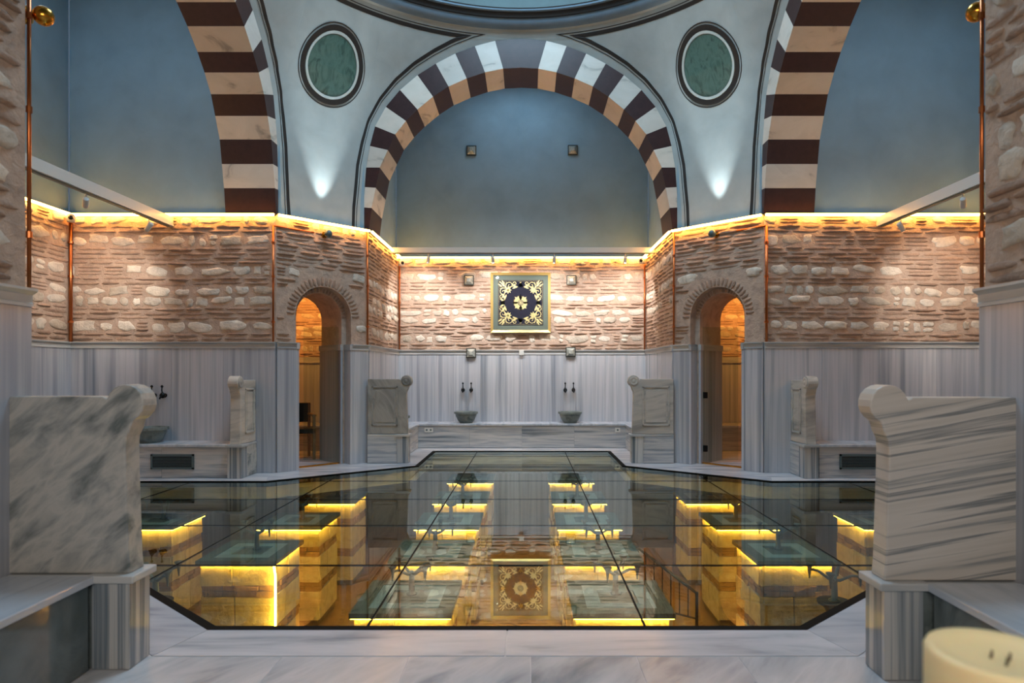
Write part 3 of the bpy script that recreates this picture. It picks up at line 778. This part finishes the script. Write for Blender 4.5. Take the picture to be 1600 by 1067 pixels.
# glass doors
for key, nm, sx, num in (('dl', 'left', -1, 1), ('dr', 'right', 1, 2)):
    o, T, L = WALLS[key]; sc, r, sp = OP
    d = thing('door_%d' % num, 'clear glass door leaf standing open in the %s arched doorway' % nm, None, tuple(T @ Vector((sc, .2, 0))), kind='structure')
    off = Matrix.Translation(-Vector(d.location)) @ T
    xh = sc+(r-.11) if key == 'dr' else sc-(r-.11); s_ = -1 if key == 'dr' else 1
    hx = Matrix.Translation((xh, .16, 0)) @ Matrix.Rotation((-s_)*math.radians(-62), 4, 'Z')
    B().box((0, -.005, .03), (s_*.60, .005, 2.0), T=off @ hx).build('glass_leaf', M['door_glass'], d)
    for z in ((.22, 1.0) if key == 'dr' else ()):
        B().box((-.02, -.02, z-.045), (s_*.07, .02, z+.045), T=off @ hx).build('hinge', M['black_metal'], d)
    B().box((sc-r+.08, .15, .003), (sc+r-.08, .19, .02), T=off).build('sill', M['brass'], d)

# ------------------------------------------------------------ benches
def bench(label, polys, loc, panels, vent=None):
    t = thing('marble_bench', label, 'bench', loc)
    ox, oy = loc[0], loc[1]
    sb = B()
    for P in polys['seat']: sb.flat([(x-ox, y-oy) for x, y in P], .395, .43)
    sb.build('seat', M['marble_top'], t, bevel=.006)
    cb = B()
    for P in polys['core']: cb.flat([(x-ox, y-oy) for x, y in P], .006, .395)
    cb.build('core', M['marble_h'], t)
    for (p0, p1, m) in panels:
        T, L = frame(p0, p1); T = Matrix.Translation((-ox, -oy, 0)) @ T
        for i in range(m):
            B().box((L*i/m+.002, -.02, .007), (L*(i+1)/m-.002, .0, .394), T=T).build('front_panel', M['marble_h'], t)
    return t
rect = lambda x0, y0, x1, y1: [(x0, y0), (x1, y0), (x1, y1), (x0, y1)]
yb = 11.22; xs_ = 1.80; e = .03
wi = bb-.032; yw = DB-.032
bench('long marble bench along the far wall carrying two stone basins', {'seat': [rect(-wi, yb, wi, yw), rect(-wi, 9.56, -xs_, yb), rect(xs_, 9.56, wi, yb)],
      'core': [rect(-wi, yb+.04, wi, yw), rect(-wi, 9.56, -xs_-.04, yb+.04), rect(xs_+.04, 9.56, wi, yb+.04)]}, (0, 11.4, 0),
      [((xs_+.04, yb+.04), (-xs_-.04, yb+.04), 4), ((-xs_-.04, yb+.04), (-xs_-.04, 9.58), 2), ((xs_+.04, 9.58), (xs_+.04, yb+.04), 2)])
yf = 8.05
bench('marble bench with a dark vent grille in the left recess', {'seat': [rect(-5.96, yf, -3.68, YF-.032), rect(-5.96, 4.0, -5.3, yf)], 'core': [rect(-5.96, yf+.04, -3.68, YF-.032), rect(-5.96, 4.0, -5.34, yf+.04)]},
      (-4.8, 8.2, 0), [((-3.68, yf+.04), (-5.34, yf+.04), 2), ((-5.34, yf+.04), (-5.34, 4.0), 3)])
bench('marble bench with a dark vent grille in the right recess', {'seat': [rect(3.78, yf, 6.26, YF-.032), rect(5.6, 4.0, 6.26, yf)], 'core': [rect(3.78, yf+.04, 6.26, YF-.032), rect(5.64, 4.0, 6.26, yf+.04)]},
      (4.8, 8.2, 0), [((5.64, yf+.04), (3.78, yf+.04), 2), ((5.64, 4.0), (5.64, yf+.04), 3)])
t = thing('marble_bench', 'near left bench with a dark polished marble front reflecting amber light', 'bench', (-2.05, .5, 0))
B().box((-.20, -2.5, .395), (.21, 2.38, .43)).build('seat', M['marble_top'], t, bevel=.006)
B().box((-.20, -2.5, .006), (.16, 2.38, .395)).build('core', M['marble_dark'], t)
for y0 in (-2.5, -1.3, -.1, 1.1, 1.76): 
    y1 = {-2.5: -1.3, -1.3: -.1, -.1: 1.1, 1.1: 1.76, 1.76: 2.38}[y0]
    B().box((.16, y0+.002, .007), (.18, y1-.002, .394)).build('front_panel', M['marble_dark'], t)
t = thing('marble_bench', 'near right bench beside the candle with a polished marble front', 'bench', (2.05, .5, 0))
B().box((-.21, -2.5, .395), (.20, 2.28, .43)).build('seat', M['marble_top'], t, bevel=.006)
B().box((-.16, -2.5, .006), (.20, 2.28, .395)).build('core', M['marble_dark'], t)
for y0, y1 in ((-2.5, -1.3), (-1.3, -.1), (-.1, 1.1), (1.1, 2.28)):
    B().box((-.18, y0+.002, .007), (-.16, y1-.002, .394)).build('front_panel', M['marble_dark'], t)

# ------------------------------------------------------------ carved marble partitions
def partition(label, p0, ang, Wd, mat, base_mat, panel=None, th=.10, carve=True, sq=True):
    """p0 wall end on the floor; x local runs to the free end, y = thickness (front face at -th/2)"""
    t = thing('marble_partition', label, 'partition', (p0[0], p0[1], 0), ang)
    h0 = .385
    bd = th*.5+.01
    B().box((0, -bd, .006), (Wd-.17, bd, h0+.01)).build('base', base_mat, t)
    B().box((Wd-.17, -bd-.012, .006), (Wd+.0, bd+.012, h0+.01)).build('base_post', M['marble_post'], t)
    lp = B(); lp.box((0, -bd-.004, h0+.01), (Wd-.19, bd+.004, h0+.04)); lp.box((Wd-.19, -bd-.03, h0+.01), (Wd+.025, bd+.03, h0+.045))
    lp.build('lip', M['marble_cap'], t, bevel=.006)
    # slab profile with the scroll at the free upper corner
    r = .085; zt = 1.235; cx, cz = Wd-.035, 1.205
    poly = [(0, h0+.045), (Wd-.012, h0+.045), (Wd-.018, .5), (Wd-.03, .85), (Wd-.034, 1.0), (Wd-.03, 1.05), (Wd-.012, 1.085)]
    for i in range(13):
        A = -1.15+(PI*.93+1.15)*i/12
        poly.append((cx+r*math.cos(A), cz+r*math.sin(A)))
    poly += [(cx-r-.02, zt), (0, zt)]
    sb = B().prism(poly, -th/2, th/2); slab = sb.build('slab', mat, t, bevel=.007)
    if carve:
        for sg in (-1, 1):
            fr = B(); x0, x1, z0, z1 = .06, Wd-.16, .55, 1.13; w_ = .022; y = sg*th/2
            for A in ((x0, z0, x1, z0+w_), (x0, z1-w_, x1, z1), (x0, z0, x0+w_, z1), (x1-w_, z0, x1, z1)):
                fr.box((A[0], y, A[1]), (A[2], y+sg*.012, A[3]))
            fr.box((x0+.05, y, z0+.05), (x1-.05, y+sg*.006, z1-.05))
            fr.build('carved_frame', mat, t, bevel=.003)
            rb = B(); rb.lathe([(.066, 0), (.07, .006), (.055, .012), (.03, .008), (.012, .014)], 20, Matrix.Translation((cx, y-sg*0, cz)) @ Matrix.Rotation(sg*-PI/2 if sg > 0 else PI/2, 4, 'X'))
            rb.build('scroll_boss', mat, t, smooth=False)
    return t
partition('grey carved marble partition with scrolled corner left of the far bench', (-bb+.035, 9.44), 0, .60, M['marble_carved_dark'], M['marble_h'])
partition('pale carved marble partition with scrolled corner right of the far bench', (bb-.035, 9.44), PI, .62, M['marble_carved'], M['marble_h'])
partition('small carved marble partition between the left recess bench and the left doorway', (-3.57, YF-.035), -PI/2, .48, M['marble_carved'], M['marble_mottled'], th=.13)
partition('small carved marble partition between the right recess bench and the right doorway', (3.66, YF-.035), -PI/2, .48, M['marble_carved'], M['marble_h'], th=.13)
partition('large near left partition slab of mottled grey marble with rounded corner', (-2.41, 2.965), 0, .72, M['marble_mottled'], M['marble_dark'], th=.11, carve=False)
partition('large near right partition slab of diagonally striped marble with rounded corner', (2.45, 2.865), PI, .79, M['marble_striped'], M['marble_dark'], th=.11, carve=False)

# ------------------------------------------------------------ basins and taps
def make_basin():
    t = thing('stone_basin', 'x', 'basin', (0, 0, 0), 0)
    pr = [(.115, 0), (.12, .01), (.15, .05), (.185, .13), (.19, .16), (.215, .165), (.215, .20), (.185, .20), (.165, .15), (.10, .06), (.001, .05)]
    B().lathe(pr, 28, closed=True).add([(0, 0, 0)], []).build('bowl', M['basin'], t, smooth=False)
    B().lathe([(.019, .046), (.019, .053)], 12).build('drain', M['bronze'], t)
    return t
bs = make_basin(); btree = get_tree(bs)
BZ = .4305
bl_ = [((-1.0+.0, 11.44, BZ), 'stone basin on the far bench under the left pair of taps'), ((.86, 11.44, BZ), 'stone basin on the far bench under the right pair of taps'),
       ((-2.02, 10.35, BZ), 'stone basin half hidden behind the grey partition left of the far bench'), ((-4.78, 8.28, BZ), 'stone basin on the left recess bench behind the near left slab'),
       ((2.02, 10.35, BZ), 'stone basin hidden behind the pale partition right of the far bench')]
for i, (l, lab) in enumerate(bl_):
    if i == 0: bs.location = l; bs['label'] = lab
    else: copy_tree(bs, l, None, lab, btree)
def make_taps():
    t = thing('wall_tap', 'x', 'tap', (0, 0, 0), 0)
    B().lathe([(.03, 0), (.03, .012), (.016, .02), (.016, .05)], 14, Matrix.Rotation(PI/2, 4, 'X')).build('flange', M['black_metal'], t)
    B().lathe([(.002, -.038), (.024, -.032), (.036, 0), (.03, .02), (.014, .04), (.008, .045)], 14, Matrix.Translation((0, -.06, 0))).build('body', M['black_metal'], t, smooth=True)
    B().tube([(0, -.06, .02), (0, -.075, .07), (0, -.07, .11)], .008, 8).build('lever', M['black_metal'], t, smooth=True)
    B().lathe([(.004, 0), (.016, .012), (.018, .022), (.01, .036), (.002, .04)], 10, Matrix.Translation((0, -.07, .10))).build('knob', M['black_metal'], t, smooth=True)
    B().tube([(0, -.06, -.01), (0, -.11, -.015), (0, -.125, -.045)], .010, 8).build('spout', M['black_metal'], t, smooth=True)
    return t
tw = make_taps(); wtree = get_tree(tw); first = True
for bx, y, where in ((-1.0, DB-.031, 'above the left basin of the far bench'), (.86, DB-.031, 'above the right basin of the far bench'), (-4.78, YF-.031, 'above the basin of the left recess')):
    for s_, side in ((-.075, 'left'), (.075, 'right')):
        lab = '%s black tap of the pair %s' % (side, where); l = (bx+s_*(1 if y > 10 else .9), y, 1.01 if y > 10 else 1.03)
        if first: tw.location = l; tw['label'] = lab; first = False
        else: copy_tree(tw, l, None, lab, wtree)

# ------------------------------------------------------------ pyramid lamps on the far wall
def make_pyr():
    t = thing('pyramid_sconce', 'x', 'sconce', (0, 0, 0), 0)
    B().box((-.09, -.02, -.09), (.09, 0, .09)).build('back_plate', M['bronze'], t)
    v = [(-.085, -.02, -.085), (.085, -.02, -.085), (.085, -.02, .085), (-.085, -.02, .085), (-.03, -.09, -.03), (.03, -.09, -.03), (.03, -.09, .03), (-.03, -.09, .03)]
    B().add(v, [(0, 1, 5, 4), (1, 2, 6, 5), (2, 3, 7, 6), (3, 0, 4, 7), (4, 5, 6, 7)]).build('faceted_cover', M['pyr'], t)
    for A in range(4):
        B().box((-.085, -.035, .075), (.085, -.02, .09), T=Matrix.Rotation(A*PI/2, 4, 'Y')).build('rim', M['bronze'], t)
    return t
M['pyr'] = plain('aged_pewter', hexc('a9aca4'), .4, .3, .4, 25)
py = make_pyr(); pytree = get_tree(py)
pls = [((-.93, DB-.036, 1.68), 'pyramid-shaped metal sconce low on the far wall above the left taps'), ((.885, DB-.036, 1.70), 'pyramid-shaped metal sconce low on the far wall above the right taps'),
       ((-.97, DB-.036, 3.01), 'pyramid-shaped metal sconce on the masonry left of the framed embroidery'), ((.90, DB-.036, 3.01), 'pyramid-shaped metal sconce on the masonry right of the framed embroidery'),
       ((-.93, DB+.04, 5.40), 'pyramid-shaped metal sconce high on the blue plaster, left one'), ((.93, DB+.04, 5.41), 'pyramid-shaped metal sconce high on the blue plaster, right one')]
for i, (l, lab) in enumerate(pls):
    if i == 0: py.location = l; py['label'] = lab
    else: copy_tree(py, l, None, lab, pytree)

# ------------------------------------------------------------ framed embroidery
fx, fz = (813.5-825)*DB/1000+.108, 1.35+(580-473.5)*DB/1000
pic = thing('framed_embroidery', 'square gold framed navy cloth with gold scroll embroidery on the far wall', 'picture', (fx, DB-.05, fz))
hs = .545; fw_ = .045
for A in range(4):
    B().add([(-hs, -.045, -hs), (hs, -.045, -hs), (hs-fw_, -.03, -hs+fw_), (-hs+fw_, -.03, -hs+fw_), (-hs, .02, -hs), (hs, .02, -hs), (hs-fw_, .02, -hs+fw_), (-hs+fw_, .02, -hs+fw_)],
            [(0, 1, 2, 3), (7, 6, 5, 4), (0, 4, 5, 1), (2, 6, 7, 3)], Matrix.Rotation(A*PI/2, 4, 'Y')).build('frame_rail', M['gold'], pic)
B().box((-hs+.02, -.012, -hs+.02), (hs-.02, .01, hs-.02)).build('mat_board', M['mat_board'], pic)
B().box((-.41, -.018, -.41), (.41, -.010, .41)).build('cloth', M['navy'], pic)
B().add([(-hs+fw_, -.032, -hs+fw_), (hs-fw_, -.032, -hs+fw_), (hs-fw_, -.032, hs-fw_), (-hs+fw_, -.032, hs-fw_)], [(0, 1, 2, 3)]).build('glass', M['pic_glass'], pic)
em = B()
def stroke(pts, w0, w1=None):
    w1 = w0 if w1 is None else w1; n_ = len(pts); A = []; C = []
    for i, p in enumerate(pts):
        q0, q1 = pts[max(0, i-1)], pts[min(n_-1, i+1)]; dx, dz = q1[0]-q0[0], q1[1]-q0[1]; l = math.hypot(dx, dz) or 1
        wv = .62*(w0+(w1-w0)*i/(n_-1))/2; A.append((p[0]-dz/l*wv, p[1]+dx/l*wv)); C.append((p[0]+dz/l*wv, p[1]-dx/l*wv))
    for sx in (1, -1):
        for sz in (1, -1):
            ribbon(em, [(sx*x, -.0205, sz*z) for x, z in A], [(sx*x, -.0205, sz*z) for x, z in C])
def spiral(cx, cz, r0, turns, a0, sg=1, w=.018): 
    N = 26; stroke([(cx+r0*(1-.85*i/N)*math.cos(a0+sg*2*PI*turns*i/N), cz+r0*(1-.85*i/N)*math.sin(a0+sg*2*PI*turns*i/N)) for i in range(N+1)], w, w*.8)
def leaf(x, z, ang, ln, wd):
    c, s = math.cos(ang), math.sin(ang); P = []
    N = 7; A = []; C = []
    for i in range(N+1):
        t_ = i/N; hw = .72*wd*math.sin(PI*t_**.75)*.5+.0005
        A.append((x+c*ln*t_-s*hw, z+s*ln*t_+c*hw)); C.append((x+c*ln*t_+s*hw, z+s*ln*t_-c*hw))
    for sx in (1, -1):
        for sz in (1, -1):
            ribbon(em, [(sx*p[0], -.0207, sz*p[1]) for p in A], [(sx*p[0], -.0207, sz*p[1]) for p in C])
spiral(.20, .315, .072, 1.35, -.6); spiral(.315, .20, .072, 1.35, PI/2+.6, -1)
spiral(.105, .345, .042, 1.1, -.8); spiral(.345, .105, .042, 1.1, PI/2+.8, -1)
spiral(.285, .36, .032, 1.0, 2.6, 1, .013); spiral(.36, .285, .032, 1.0, -1.0, -1, .013)
for (x, z) in ((.23, .23),):
    for k_ in range(8): leaf(x, z, PI/4+k_*PI/4, .07, .036)
for (x, z, A) in ( (.15, .26, PI*.9), (.26, .15, -PI*.4), (.13, .3, PI*1.05), (.3, .13, -PI*.55), (.29, .29, PI/4), (.3, .34, PI/3), (.34, .3, PI/6), (.16, .33, PI*1.1), (.33, .16, -PI*.6)):
    leaf(x, z, A, .085, .034)
stroke([(.38, .38), (.3, .32), (.24, .24)], .03, .02); stroke([(.24, .24), (.2, .29), (.13, .30), (.07, .27)], .02, .01); stroke([(.24, .24), (.29, .2), (.30, .13), (.27, .07)], .02, .01)
for A in (0, PI/2):
    for da in (-.5, 0, .5): leaf(.36*math.cos(A)+.0, .36*math.sin(A), A+PI+da, .09, .04)
    leaf(.30*math.cos(A)+.03*math.sin(A), .30*math.sin(A)+.03*math.cos(A), A+.5, .09, .04)
for k_ in range(0, 5):
    A = k_*PI/8; leaf(.048*math.cos(A), .048*math.sin(A), A, .085 if k_ % 2 else .105, .044)
    leaf(.07*math.cos(A+.2), .07*math.sin(A+.2), A+.2, .06, .03)
ring_ = [(.036*math.cos(t_), .036*math.sin(t_)) for t_ in [PI/2*i/8 for i in range(9)]]; stroke(ring_, .012)
ring_ = [(.012*math.cos(t_), .012*math.sin(t_)) for t_ in [PI/2*i/5 for i in range(6)]]; stroke(ring_, .02)
stroke([(.395, 0), (.395, .395)], .004); stroke([(0, .395), (.395, .395)], .004)
em.build('embroidery', M['thread'], pic)

# ------------------------------------------------------------ tie beams with track spots
def track_spot_mesh():
    return B().lathe([(.028, -.06), (.03, -.05), (.03, .06), (.024, .065)], 14).mesh('lamp_head', M['white_paint'], True)
HM = track_spot_mesh(); SM = B().lathe([(.007, 0), (.007, .07)], 8).mesh('stem', M['white_paint'])
LM = B().lathe([(.022, -.063), (.022, -.061)], 14).mesh('lens', emit('lamp_lens', (1, .93, .82), 6))
def track_spot(label, loc, aim):
    t = thing('track_spotlight', label, 'spotlight', loc)
    raw('stem', SM, t, Matrix.Translation((0, 0, -.07)))
    q = (Vector(aim)-Vector(loc)-Vector((0, 0, -.1))).to_track_quat('-Z', 'Y').to_matrix().to_4x4()
    h = raw('lamp_head', HM, t, Matrix.Translation((0, 0, -.10)) @ q); raw('lens', LM, h, Matrix.Identity(4))
yT = 11.0; zT = 3.42
t = thing('tie_beam', 'pale beam spanning the far recess in front of the far wall', 'beam', (0, yT, zT))
B().box((-bb, -.05, -.04), (bb, .05, .05)).build('beam', M['white_paint'], t); B().box((-bb+.1, -.02, -.055), (bb-.1, .02, -.04)).build('track', M['grey_metal'], t)
for px, nm, ax in ((669, 'leftmost spotlight on the beam across the far recess', -1.9), (770, 'second spotlight from the left on the beam across the far recess', -.4), (866, 'third spotlight from the left on the beam across the far recess', .5), (977, 'rightmost spotlight on the beam across the far recess', 1.8)):
    x = .108+(px-825)*yT/1000; track_spot('small '+nm, (x, yT, zT-.055), (ax, DB, 2.4))
    spot('beam_spot', (x, yT-.22, zT-.24), (ax, DB, 2.15), 62, (1, .97, .94), 120, .9)
for sx, xb, nm in ((-1, -4.66, 'left'), (1, 4.80, 'right')):
    t = thing('tie_beam', 'pale beam crossing the %s recess towards the camera above the light strip' % nm, 'beam', (xb, CY, 3.33))
    B().box((-.05, -bb, -.05), (.05, bb, .07)).build('beam', M['white_paint'], t)
    B().box((-.02, -bb+.05, -.065), (.02, bb-.05, -.05)).build('track', M['grey_metal'], t)
    for y, tt in ((6.9, 'near'), (8.05, 'far')):
        track_spot('%s white spotlight under the %s recess beam' % (tt, nm), (xb, y, 3.265), (sx*5.9, 8.5, 2.0))
    spot('recess_spot', (xb+sx*.05, 7.2, 3.1), (sx*5.6, YF, 2.3), 60, (1, .93, .84), 75, .9)

# ------------------------------------------------------------ corner pipes, cameras, lamps, small fittings
def pipe(label, x, y, z0=ZC, z1=ZS-.03, r=.014, arm=None):
    t = thing('copper_pipe', label, 'pipe', (x, y, z0))
    B().tube([(0, 0, 0), (0, 0, z1-z0)], r, 8).build('tube', M['copper'], t, smooth=True)
    for z in (.25, .85, 1.3):
        if z < z1-z0: B().lathe([(r*1.5, z), (r*1.5, z+.03)], 10).build('clip', M['copper'], t)
    if arm: B().tube([(0, 0, z1-z0), arm], r*.8, 6).build('branch', M['copper'], t, smooth=True)
o_ = .03
pipe('copper pipe in the corner where the far left end wall meets the broad left wall', -6.0+.05, YF-.05, r=.022)
pipe('copper pipe left of the left arched doorway', -a-.02, YF-.045, z1=3.28, arm=(.4, .42, 1.54))
pipe('dark copper pipe on the corner right of the left arched doorway', -bb+.02, YB-.05)
pipe('copper pipe at the far wall corner on the left', -bb+.045, DB-.05)
pipe('copper pipe at the far wall corner on the right', bb-.045, DB-.05)
pipe('dark copper pipe on the corner left of the right arched doorway', bb-.02, YB-.05)
pipe('copper pipe right of the right arched doorway', a+.02, YF-.045, z1=3.28, arm=(-.4, .42, 1.54), r=.018)
pipe('copper pipe at the far end of the broad right wall', 6.3-.05, YF-.05, r=.022)
pipe('copper pipe on the edge of the near left pier', -bb-.005, 3.07, z1=3.5, r=.009)
pipe('copper pipe on the edge of the near right pier', bb+.005, 3.07, z1=3.5, r=.009)
def dome_cam(label, x, y, z, rz=0):
    t = thing('dome_camera', label, 'camera', (x, y, z), rz)
    B().box((-.045, 0, -.045), (.045, .07, .045)).build('mount', M['white_paint'], t, bevel=.01)
    B().lathe([(.055, 0), (.058, .03), (.05, .05)], 18, Matrix.Rotation(PI/2, 4, 'X')).build('housing', M['white_paint'], t, smooth=True)
    B().lathe([(.03, .05), (.026, .066), (.012, .076), (.001, .078)], 14, Matrix.Rotation(PI/2, 4, 'X')).build('lens', M['black_metal'], t, smooth=True)
dome_cam('small white camera in the corner of the left recess', -5.90, YF-.12, 3.36, .6)
dome_cam('small white camera at the left corner of the far wall', -bb+.09, DB-.12, 3.31, .6)
dome_cam('small white camera at the right corner of the far wall', bb-.10, DB-.12, 3.35, -.6)
dome_cam('small white camera at the end of the right wall', 6.12, YF-.12, 3.36, -.6)
def ball_lamp(label, x, y, z, nx, ny, r=.055, dd=.13):
    t = thing('ball_lamp', label, 'lamp', (x, y, z), math.atan2(ny, nx)+PI/2)
    B().lathe([(.045, 0), (.04, .03), (.012, .035), (.012, dd-.03)], 14, Matrix.Rotation(PI/2, 4, 'X')).build('bracket', M['brass'], t)
    B().lathe([(r*math.cos(A), r*math.sin(A)) for A in [-PI/2+.05+(PI-.1)*i/12 for i in range(13)]], 18, Matrix.Translation((0, -dd, 0))).build('globe', M['brass'] if r < .05 else M['grey_metal'], t, smooth=True)
    return t
for sx, nm in ((-1, 'left'), (1, 'right')):
    mx, my = sx*(a+bb)/2, (YF+YB)/2
    ball_lamp('small ball uplight on a brass bracket above the %s arched doorway' % nm, mx+.0*sx, my, 3.27, -sx*.707, -.707)
    spot('uplight', (mx-sx*.03, my-.03, 3.47), (mx-sx*.03, my-.03, 5.0), 80, (.84, .95, 1.0), 46, .9, .012)
ball_lamp('brass ball lamp high on the near left pier', -bb-.06, 3.10, 3.08, 1, .2, .046, .09)
ball_lamp('brass ball lamp high on the near right pier', bb+.10, 3.10, 3.10, -1, .2, .046, .09)
def plate(name, label, cat, x, y, z, w_, h_, holes=0):
    t = thing(name, label, cat, (x, y, z))
    B().box((-w_/2, -.012, -h_/2), (w_/2, 0, h_/2)).build('cover', M['white_paint'], t, bevel=.003)
    for i in range(holes): B().lathe([(.018, .012), (.018, .014)], 12, Matrix.Translation(((i-(holes-1)/2)*.07, 0, 0)) @ Matrix.Rotation(PI/2, 4, 'X')).build('socket', M['grey_metal'], t)
plate('wall_outlet', 'double outlet on the left end of the far bench front', 'outlet', .108+(670-825)*.01124, yb+.02, .32, .15, .08, 2)
plate('wall_outlet', 'single outlet on the right end of the far bench front', 'outlet', .108+(965-825)*.01124, yb+.02, .32, .09, .08, 1)
plate('wall_switch', 'small white switch on the marble cap at the middle of the far wall', 'switch', -.01, DB-.063, 1.69, .09, .09, 0)
def vent(label, x, y, w_, h_):
    t = thing('vent_grille', label, 'vent', (x, y, .21))
    B().box((-w_/2, -.008, -h_/2), (w_/2, 0, h_/2)).build('backing', M['black_metal'], t)
    fr = B()
    for q in ((-w_/2, -h_/2, w_/2, -h_/2+.022), (-w_/2, h_/2-.022, w_/2, h_/2), (-w_/2, -h_/2, -w_/2+.022, h_/2), (w_/2-.022, -h_/2, w_/2, h_/2)): fr.box((q[0], -.02, q[1]), (q[2], -.002, q[3]))
    fr.build('frame', M['grey_metal'], t)
    for i in range(8):
        z = -h_/2+.03+(h_-.06)*i/7; B().box((-w_/2+.02, -.016, z-.003), (w_/2-.02, -.004, z+.003)).build('slat', M['grey_metal'], t)
vent('dark vent grille in the front of the left recess bench', .108+(270-825)*.00807, yf+.02, .54, .19)
vent('dark vent grille in the front of the right recess bench', .108+(1345-825)*.00807, yf+.02, .54, .19)
# candle on a marble stand
cx_, cy_ = .720, .83; zt_ = .985
s = thing('marble_stand', 'round marble stand below the candle', 'stand', (cx_, cy_, 0))
B().lathe([(.16, .005), (.16, .03), (.06, .06), (.05, .72), (.07, .76), (.15, .80), (.15, .83)], 32).build('pedestal', M['marble_cap'], s, smooth=False)
c = thing('candle', 'thick cream pillar candle in the near right corner with hollowed top', 'candle', (cx_, cy_, .83))
h = zt_-.83; R_ = .085
B().lathe([(R_-.003, .0), (R_, .004), (R_, h-.006), (R_-.003, h), (R_-.012, h+.001), (R_-.022, h-.004), (.045, h-.009), (.02, h-.012), (.001, h-.013)], 64).build('wax', M['wax'], c, smooth=True)
for dx, dy in ((-.004, .012), (.014, .004), (.0, -.01)):
    B().tube([(dx, dy, h-.015), (dx+.002, dy, h-.008), (dx+.004, dy+.002, h-.003)], .0018, 6).build('wick', M['wick'], c)
